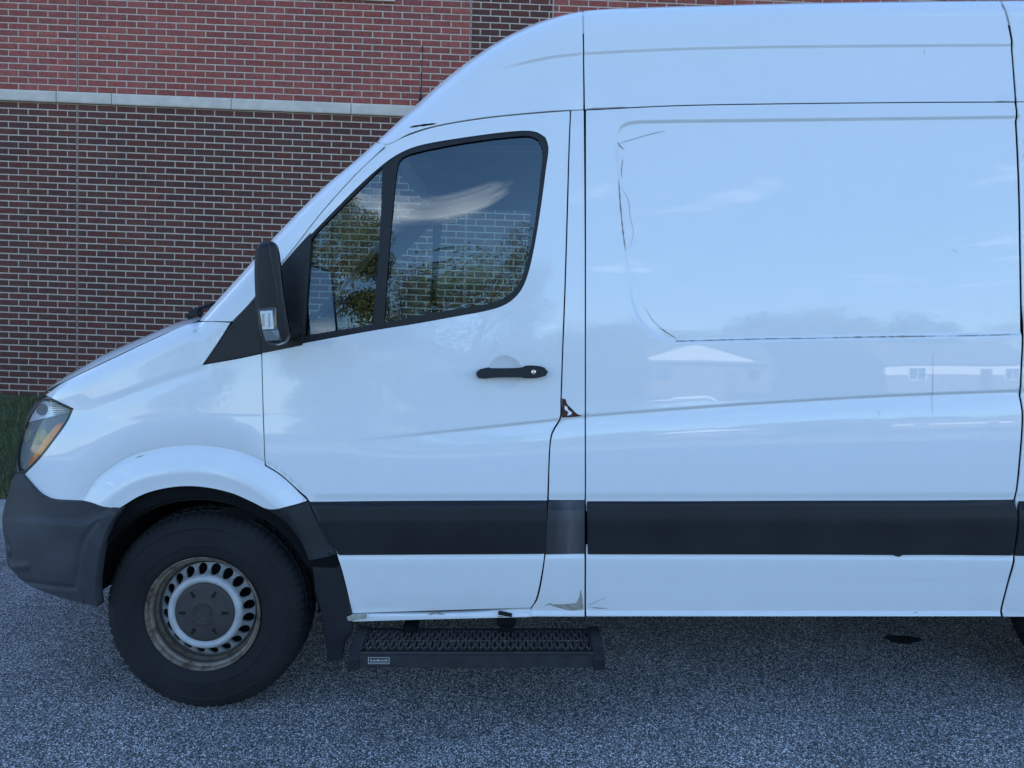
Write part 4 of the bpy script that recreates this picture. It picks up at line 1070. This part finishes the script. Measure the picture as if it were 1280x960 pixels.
    mb = MB(); mb.lathe([(.118, .032), (.1165, .020), (.112, .016), (.10, .014), (.062, .010), (.046, .008), (.0435, .0065), (.042, .0085), (.038, .009), (.0, .0085)], (0, 0, 0), n=72)
    for k in range(6):   # wheel bolt recesses as flat quads, their shade put into the colour
        a = 2*math.pi*k/6+math.pi*.0; c, s = math.cos(a), math.sin(a)
        P = [(-.011, -.0075), (.016, -.004), (.016, .004), (-.011, .0075)]
        def tp(p, h): x_ = .082+p[0]; return (x_*c-p[1]*s, h, x_*s+p[1]*c)
        mb.add([tp(p, .0105) for p in P], [(0, 1, 2, 3)], 1)
    ring = [(.0315*math.cos(2*math.pi*j/40), .0075, .0315*math.sin(2*math.pi*j/40)) for j in range(40)]
    mb.tube(ring, .0016, 6, m=0, closed=True)
    for k in range(3):     # three pointed star on the cap
        a = math.pi/2+2*math.pi*k/3+R(12); c, s = math.cos(a), math.sin(a)
        def sp_(r, t): return (r*c-t*s, .0, r*s+t*c)
        b0, b1, tip, md = sp_(0, -.0045), sp_(0, .0045), sp_(.031, 0), sp_(.006, 0)
        q = [(b0[0], .0078, b0[2]), (b1[0], .0078, b1[2]), (tip[0], .0076, tip[2]), (md[0], .0048, md[2])]
        mb.add(q, [(0, 3, 2), (1, 2, 3), (0, 1, 3)])
    fin(mb, 'hub_cap', [HUBCAP, HOLE], wl, 40)
    return wl
TYY = .035                                   # sidewall plane of the near wheels
wl = make_wheel((WC[0], TYY, WC[1]))
def copy_tree(o, parent=None):
    c = o.copy(); C.objects.link(c)
    if parent is not None: c.parent = parent; c.matrix_parent_inverse = Matrix.Identity(4)
    for ch in list(o.children): copy_tree(ch, c)
    return c
for (x_, y_, sc) in ((2.47, TYY+.005, 1), (WC[0], 2*CEN-TYY, -1), (2.47, 2*CEN-TYY, -1)):
    c = copy_tree(wl); c.parent = van; c.matrix_parent_inverse = world_of(van).inverted(); c.location = (x_, y_, WC[1])
    if sc < 0: c.scale = (1, -1, 1)
# arch liners
def liner(xc_, far=False):
    v = []; f = []; k = 28; ys = (.02, .05, .40, .62)
    for j in range(k+1):
        a = math.pi*(.0+.975*j/k); r = .462
        for q, y in enumerate(ys): v.append((xc_+r*math.cos(a)*(1.0 if q else .99), y, WC[1]+.01+(r-.005)*math.sin(a)))
    for j in range(k):
        for q in range(3): f.append((j*4+q, j*4+q+1, (j+1)*4+q+1, (j+1)*4+q))
    b = len(v); v += [(xc_, .62, WC[1])]+[]; f += [(b, j*4+3, (j+1)*4+3) for j in range(k)]
    return mesh_obj('arch_liner', v, f, DARK, van, True)
for x_ in (WC[0], 2.47): mirror(liner(x_))
# mud flap
mb = MB(); pf = at_y([388, 423, 431, 440, 441, 432, 428, 410, 402, 393], [690, 688, 728, 766, 790, 802, 826, 827, 770, 740], .02)
mb.add(list(pf)+[p+np.array([-.04, .24, 0]) for p in pf], [tuple(range(10)), tuple(range(19, 9, -1))]+[(j, (j+1) % 10, 10+(j+1) % 10, 10+j) for j in range(10)])
mf_ = mb.build('mud_flap', TRIM, van); bv = mf_.modifiers.new('bevel', 'BEVEL'); bv.width = .008; bv.segments = 2
# underbody, plus an added unseen block that darkens the ground below
mb = MB(); mb.box((1.15, CEN, .60), (5.2, 1.7, .12)); mb.box((.95, CEN, .43), (2.3, 1.3, .24), bev=.03)
mb.tube([(WC[0], .2, WC[1]), (WC[0], 1.75, WC[1])], .05, 10); mb.tube([(2.47, .2, WC[1]), (2.47, 1.75, WC[1])], .07, 10)
for y_ in (.55, 1.4): mb.box((.9, y_, .49), (4.0, .1, .12))
mb.build('underbody', DARK, van)
# rear end (far outside the picture)
mb = MB(); xr_ = 3.838; prr = []
for z in np.linspace(.45, 2.70, 16): prr.append((float(S0(xr_, z)), z))
v = [(xr_, a, b) for a, b in prr]+[(xr_, 2*CEN-a, b) for a, b in prr]; k = len(prr)
mb.add(v, [(j, j+1, k+j+1, k+j) for j in range(k-1)]); mb.build('rear_door', PAINT, van)

# ------------------------------------------------------------------ cab interior
mb = MB()
mb.box((-1.02, CEN, 1.22), (.42, 1.66, .30), bev=.06); mb.box((-.86, .52, 1.39), (.22, .42, .10), bev=.04)
mb.build('dashboard', INTERIOR, van)
mb = MB(); mb.box((-.2, CEN, .78), (1.9, 1.8, .05)); mb.box((.40, CEN, 1.35), (.03, 1.76, 1.2)); mb.build('cab_floor', DARK, van)
mb = MB(); mb.box((-.02, CEN, 2.225), (.80, 1.66, .03), bev=.012); mb.box((-.36, CEN, 2.18), (.10, 1.60, .05), bev=.02); mb.build('headliner', INTERIOR, van)
for y_ in (.55, 1.42):
    mb = MB(); mb.box((.02, y_, .98), (.52, .5, .16), bev=.05); mb.box((.27, y_, 1.20), (.14, .48, .50), bev=.05, ry=R(10)); mb.build('seat', SEATM, van)
mb = MB(); cx_, cy_, cz_ = -.63, .50, 1.36; a_ = R(62)
pts = [(cx_+.19*math.cos(t)*math.cos(a_), cy_+.19*math.sin(t), cz_+.19*math.cos(t)*math.sin(a_)) for t in np.linspace(0, 2*math.pi, 36, endpoint=False)]
mb.tube(pts, .016, 8, closed=True); mb.tube([(cx_, cy_-.18, cz_), (cx_, cy_+.18, cz_)], .016, 6); mb.tube([(cx_, cy_, cz_), (cx_-.2, cy_, cz_-.12)], .04, 8)
mb.box((cx_, cy_, cz_), (.05, .14, .12), bev=.02, ry=R(-28))
mb.build('steering_wheel', TRIM, van)

# ------------------------------------------------------------------ far side copies
for o in list(van.children):
    base = o.name.split('.')[0]
    if base in ('front_wing', 'windscreen_pillar', 'cab_roof_side', 'door_pillar', 'cargo_panel', 'roof_side', 'rear_side', 'inner_shell', 'fixed_sail', 'sill', 'arch_trim', 'side_trim', 'front_bumper') and o.scale[1] > 0: mirror(o)
def mirror_tree(o):
    c = mirror(o)
    for ch in list(o.children):
        d = ch.copy(); C.objects.link(d); d.parent = c
    return c
mirror_tree(door); mirror_tree(hl); mirror_tree(mir)

# ------------------------------------------------------------------ antenna, wear
mb = MB(); a = np.array(at_y(528, 59, CEN)); b = np.array(at_y(527.5, 80, CEN)); c_ = np.array(at_y(526, 118, CEN))
mb.tube([a, b, c_], [.0020, .0024, .004], 8); mb.tube([a+np.array([0, 0, .004]), a-np.array([0, 0, .02])], .0045, 8); mb.tube([c_, c_-np.array([.01, 0, .16])], [.006, .03], 10)
mb.build('antenna', TRIM, van)
# rust where the door edge has been struck
panel('rust_patch', [(702.5, 498), (707, 499), (709, 505), (714, 510), (721, 517), (728, 520), (720, 521), (702, 522)], RUST, van, off=-.0015, gap=0, depth=0, sp=.006, step=3)
mb = MB()
panel('paint_flake', [(705.5, 507), (709, 508.5), (710, 512), (715, 515.5), (714, 518.5), (709, 519.5), (710.5, 515), (706, 512)], PAINT, van, off=-.0028, gap=0, depth=0, sp=.006, step=2)
panel('scrape', [(683, 755), (700, 755.5), (720, 754), (723.5, 748), (726, 736), (728.5, 752), (729.5, 762), (712, 763), (696, 759)], SCRAPE, van, off=-.0016, gap=0, depth=0, sp=.008, step=3)
panel('scrape', [(434, 770), (445, 766.5), (459, 767.5), (458, 772), (447, 774), (436, 775)], SCRAPE, van, off=-.004, gap=0, depth=0, sp=.008, step=3)
mb = MB()
WEAR = ['scratch', SCRATCH]
def rib(*a, **k): ribbon(WEAR[0], *a, WEAR[1], van, **k)
rib([(772, 179), (790, 174), (810, 168), (833, 162.5)], .0022); rib([(772, 178), (778, 184), (781, 187)], .004); rib([(779, 198), (777, 217), (778.5, 223)], .003)
rib([(773.5, 224), (776, 260), (779, 290), (782, 312)], .0042, jag=.7); rib([(776, 232), (786, 250), (788, 270), (792, 290), (788, 310)], .0012)
rib([(806, 384), (818, 402), (835, 416), (848, 425)], .0016); rib([(824, 410), (838, 418), (848, 425)], .003)
rib([(845, 426.5), (900, 425), (960, 423.5), (1020, 422.8)], .0032, jag=.6, taper=False); rib([(1020, 422.6), (1100, 421), (1180, 420)], .0040, jag=.8); rib([(1185, 420), (1240, 419), (1276, 417.5)], .0026, jag=.7)
rib([(733, 135.8), (765, 134.8), (785, 133.8)], .004); rib([(1245, 126.5), (1268, 127)], .003)
rib([(1156, 60), (1156.5, 70)], .0015); rib([(1166, 440), (1166, 520)], .001)
rib([(1097, 512), (1100, 519)], .0016); rib([(1190, 310), (1200, 316)], .0014)
rib([(680, 758), (686, 755), (690, 753.5)], .004); rib([(735, 757), (745, 752), (757, 747)], .002, jag=.8); rib([(737, 759), (760, 761)], .003, jag=.8)
rib([(535, 767.5), (545, 765.5), (556, 767)], .005)
rib([(170, 572), (180, 569)], .004)
WEAR = ['chipped_edge', HOLE]
rib([(512, 159), (525, 157), (545, 154.5)], .0075, jag=.3); rib([(623, 765), (640, 768)], .014, taper=False); rib([(1144, 765), (1144, 770)], .008, taper=False); rib([(1226, 544), (1227, 546)], .003); 
rib([(1060, 770.5), (1250, 769.5)], .002)
# ================================================================== ACROSS THE LOT (seen mirrored in the paint and the glass)
sheet('street', -120, 120, -44, -37, 0.0, simple('street_asphalt', (.06, .06, .062), .9, scale=3))
def make_tree(name, loc, h, spread, label, leaf, seed, trunk=True, conifer=False):
    r = np.random.default_rng(seed); t = thing(name, label, 'tree', loc, 'trees across the lot')
    mb = MB(); lean = r.uniform(-.03, .03, 2)*h
    mb.tube([(loc[0], loc[1], loc[2]-.2), (loc[0]+lean[0]*.4, loc[1]+lean[1]*.4, loc[2]+h*.3), (loc[0]+lean[0], loc[1]+lean[1], loc[2]+h*.85)], [h*.028, h*.02, h*.005], 8)
    limbs = []
    for k in range(9):
        z = h*r.uniform(.22, .65); a = r.uniform(0, 6.28); L = spread*r.uniform(.5, .9)*(1-(z/h)*.4)
        e = np.array([loc[0]+math.cos(a)*L, loc[1]+math.sin(a)*L, loc[2]+z+L*.6]); limbs.append(e)
        mb.tube([(loc[0], loc[1], loc[2]+z), tuple((np.array([loc[0], loc[1], loc[2]+z])+e)/2+np.array([0, 0, .15])), tuple(e)], [h*.012, h*.008, h*.003], 6)
    mb.build('trunk', BARK, t, True)
    cl = []
    for k in range(110):
        u = r.normal(size=3); u /= np.linalg.norm(u); rad = r.uniform(.45, 1)**.6
        if conifer: q = r.uniform(.08, 1); c = np.array([math.cos(k*2.4)*spread*(1-q)*.9, math.sin(k*2.4)*spread*(1-q)*.9, h*q])
        else: c = np.array([u[0]*spread*rad, u[1]*spread*rad, h*.51+u[2]*h*.48*rad])
        cl.append((c, spread*r.uniform(.2, .4)))
    n = 48000 if seed < 42 else 14000; ci = r.integers(0, len(cl), n); cc = np.array([c for c, _ in cl])[ci]; cr = np.array([q for _, q in cl])[ci]
    g = r.normal(size=(n, 3)); g /= np.linalg.norm(g, axis=1)[:, None]; P = cc+g*(cr*r.random(n)**.4)[:, None]*np.array([1, 1, .75])+np.array(loc)
    ax_ = r.normal(size=(n, 3)); ax_ /= np.linalg.norm(ax_, axis=1)[:, None]; bx = np.cross(ax_, r.normal(size=(n, 3))); bx /= np.linalg.norm(bx, axis=1)[:, None]; s = r.uniform(.06, .12, n)[:, None]*(.72 if seed < 42 else (1.9 if seed >= 80 else 1))
    V = np.stack([P-ax_*s, P+bx*s*.55, P+ax_*s, P-bx*s*.55], 1).reshape(-1, 3)
    f = [(4*k, 4*k+1, 4*k+2, 4*k+3) for k in range(n)]
    mesh_obj('crown', V, f, leaf, t)
TREES = [(-9.6, -33, 13.0, 3.4, 'tall full-crowned tree nearest the lot, mirrored in the front quarter window', 0), (-3.6, -38, 10.2, 4.4, 'rounded tree mirrored low in the driver window', 1), (-26, -47, 9.5, 4.5, 'broad tree farthest left of the mirrored row', 0),
         (4, -72, 6.5, 5.0, 'low spreading tree mirrored behind the door handle', 1), (9.5, -58, 4.2, 2.0, 'small round tree left of the ranch house', 0), (27.5, -58, 4.8, 2.0, 'pyramid shaped evergreen between the two houses', 1),
         (35, -82, 9.5, 6.5, 'large broad tree behind the second house', 1), (22, -84, 6.5, 5.5, 'wide tree behind the first house', 0), (50, -60, 5.2, 2.2, 'small evergreen right of the second house', 1), (60, -80, 8, 6, 'broad tree at the right end of the mirrored row', 0), (-40, -70, 9, 6, 'broad tree beyond the street on the far left', 1), (12, -86, 6, 5, 'wide tree behind the low tree', 1)]
for k, (x_, y_, h_, s_, lb_, lf) in enumerate(TREES): make_tree('tree', (x_, y_, -.02), h_, s_, lb_, LEAF2 if lf else LEAF, 40+k, conifer='evergreen' in lb_)
FAR = [(-20, -90, 9, 7), (-8, -92, 8, 6), (3, -95, 7.0, 6), (14, -92, 8.5, 7), (24, -95, 7.5, 6.5), (33, -92, 9.0, 7), (43, -95, 10, 7.5), (54, -92, 9, 7)]
for k, (x_, y_, h_, s_) in enumerate(FAR):
    od = ('first', 'second', 'third', 'fourth', 'fifth', 'sixth', 'seventh', 'last')[k]
    make_tree('tree', (x_, y_, -.02), h_, s_, od+' tree from the left in the mirrored far row behind the houses', LEAF2 if k % 2 else LEAF, 80+k)
BROWN = simple('tan_brick', (.20, .15, .12), .9, scale=4)
def house(loc, wd, lab, gable=False):
    x, y = loc; t = thing('house', lab, 'house', (x, y, 0), 'houses across the street')
    mb = MB(); mb.box((x, y, 1.3), (wd, 8, 2.64)); wl_ = mb.build('wall', BROWN if gable else SIDING, t)
    if not gable: mb = MB(); mb.box((x, y+.03, .75), (wd+.06, 8.02, 1.5)); mb.build('dark_skirt', BROWN, t)  # added skirt that darkens the lower half of the mirrored wall
    mb = MB(); o_ = .4; hw = wd/2+o_; yy = 4+o_; e = 2.55; rd = 4.3
    mb.add([(x-hw, y+yy, e), (x+hw, y+yy, e), (x+hw, y, rd), (x-hw, y, rd), (x-hw, y-yy, e), (x+hw, y-yy, e), (x-hw, y+yy, e-.15), (x+hw, y+yy, e-.15), (x+hw, y-yy, e-.15), (x-hw, y-yy, e-.15)],
           [(0, 1, 2, 3), (3, 2, 5, 4), (0, 1, 7, 6), (4, 5, 8, 9), (0, 3, 4, 9, 6), (1, 2, 5, 8, 7), (6, 7, 8, 9)]); mb.build('roof', ROOFM, t)
    if gable:
        mb = MB(); mb.add([(x-wd*.5, y+4.1, 2.62), (x+wd*.4, y+4.1, 2.62), (x-wd*.05, y+4.1, 4.1), (x-wd*.5, y+3.2, 2.62), (x+wd*.4, y+3.2, 2.62), (x-wd*.05, y+.6, 4.15)], [(0, 1, 2), (0, 2, 5, 3), (1, 4, 5, 2)]); mb.build('gable', SIDING, t)
    for k, (fx, ww, hh) in enumerate(((-.30, 1.5, 1.0), (.36, 1.1, .9))):
        mb = MB(); mb.box((x+fx*wd, y+4.02, 1.55), (ww, .06, hh)); wn = mb.build('window', WINM, t)
        mb = MB()
        for dx, dz_, sx_, sz_ in ((-ww/2, 0, .09, hh+.1), (ww/2, 0, .09, hh+.1), (0, hh/2, ww, .09), (0, -hh/2, ww, .09), (0, 0, .06, hh)): mb.box((x+fx*wd+dx, y+4.06, 1.55+dz_), (sx_, .06, sz_))
        if not gable: mb.build('frame', SIDING, wn)
    mb = MB(); mb.box((x+.19*wd, y+4.02, 1.0), (.95, .06, 2.0)); mb.build('door', simple('house_door', (.12, .05, .04), .5), t)
house((16.2, -62), 11.5, 'white single-storey ranch house mirrored left in the cargo panel', True)
house((38, -62), 12.5, 'white single-storey ranch house mirrored right in the cargo panel')
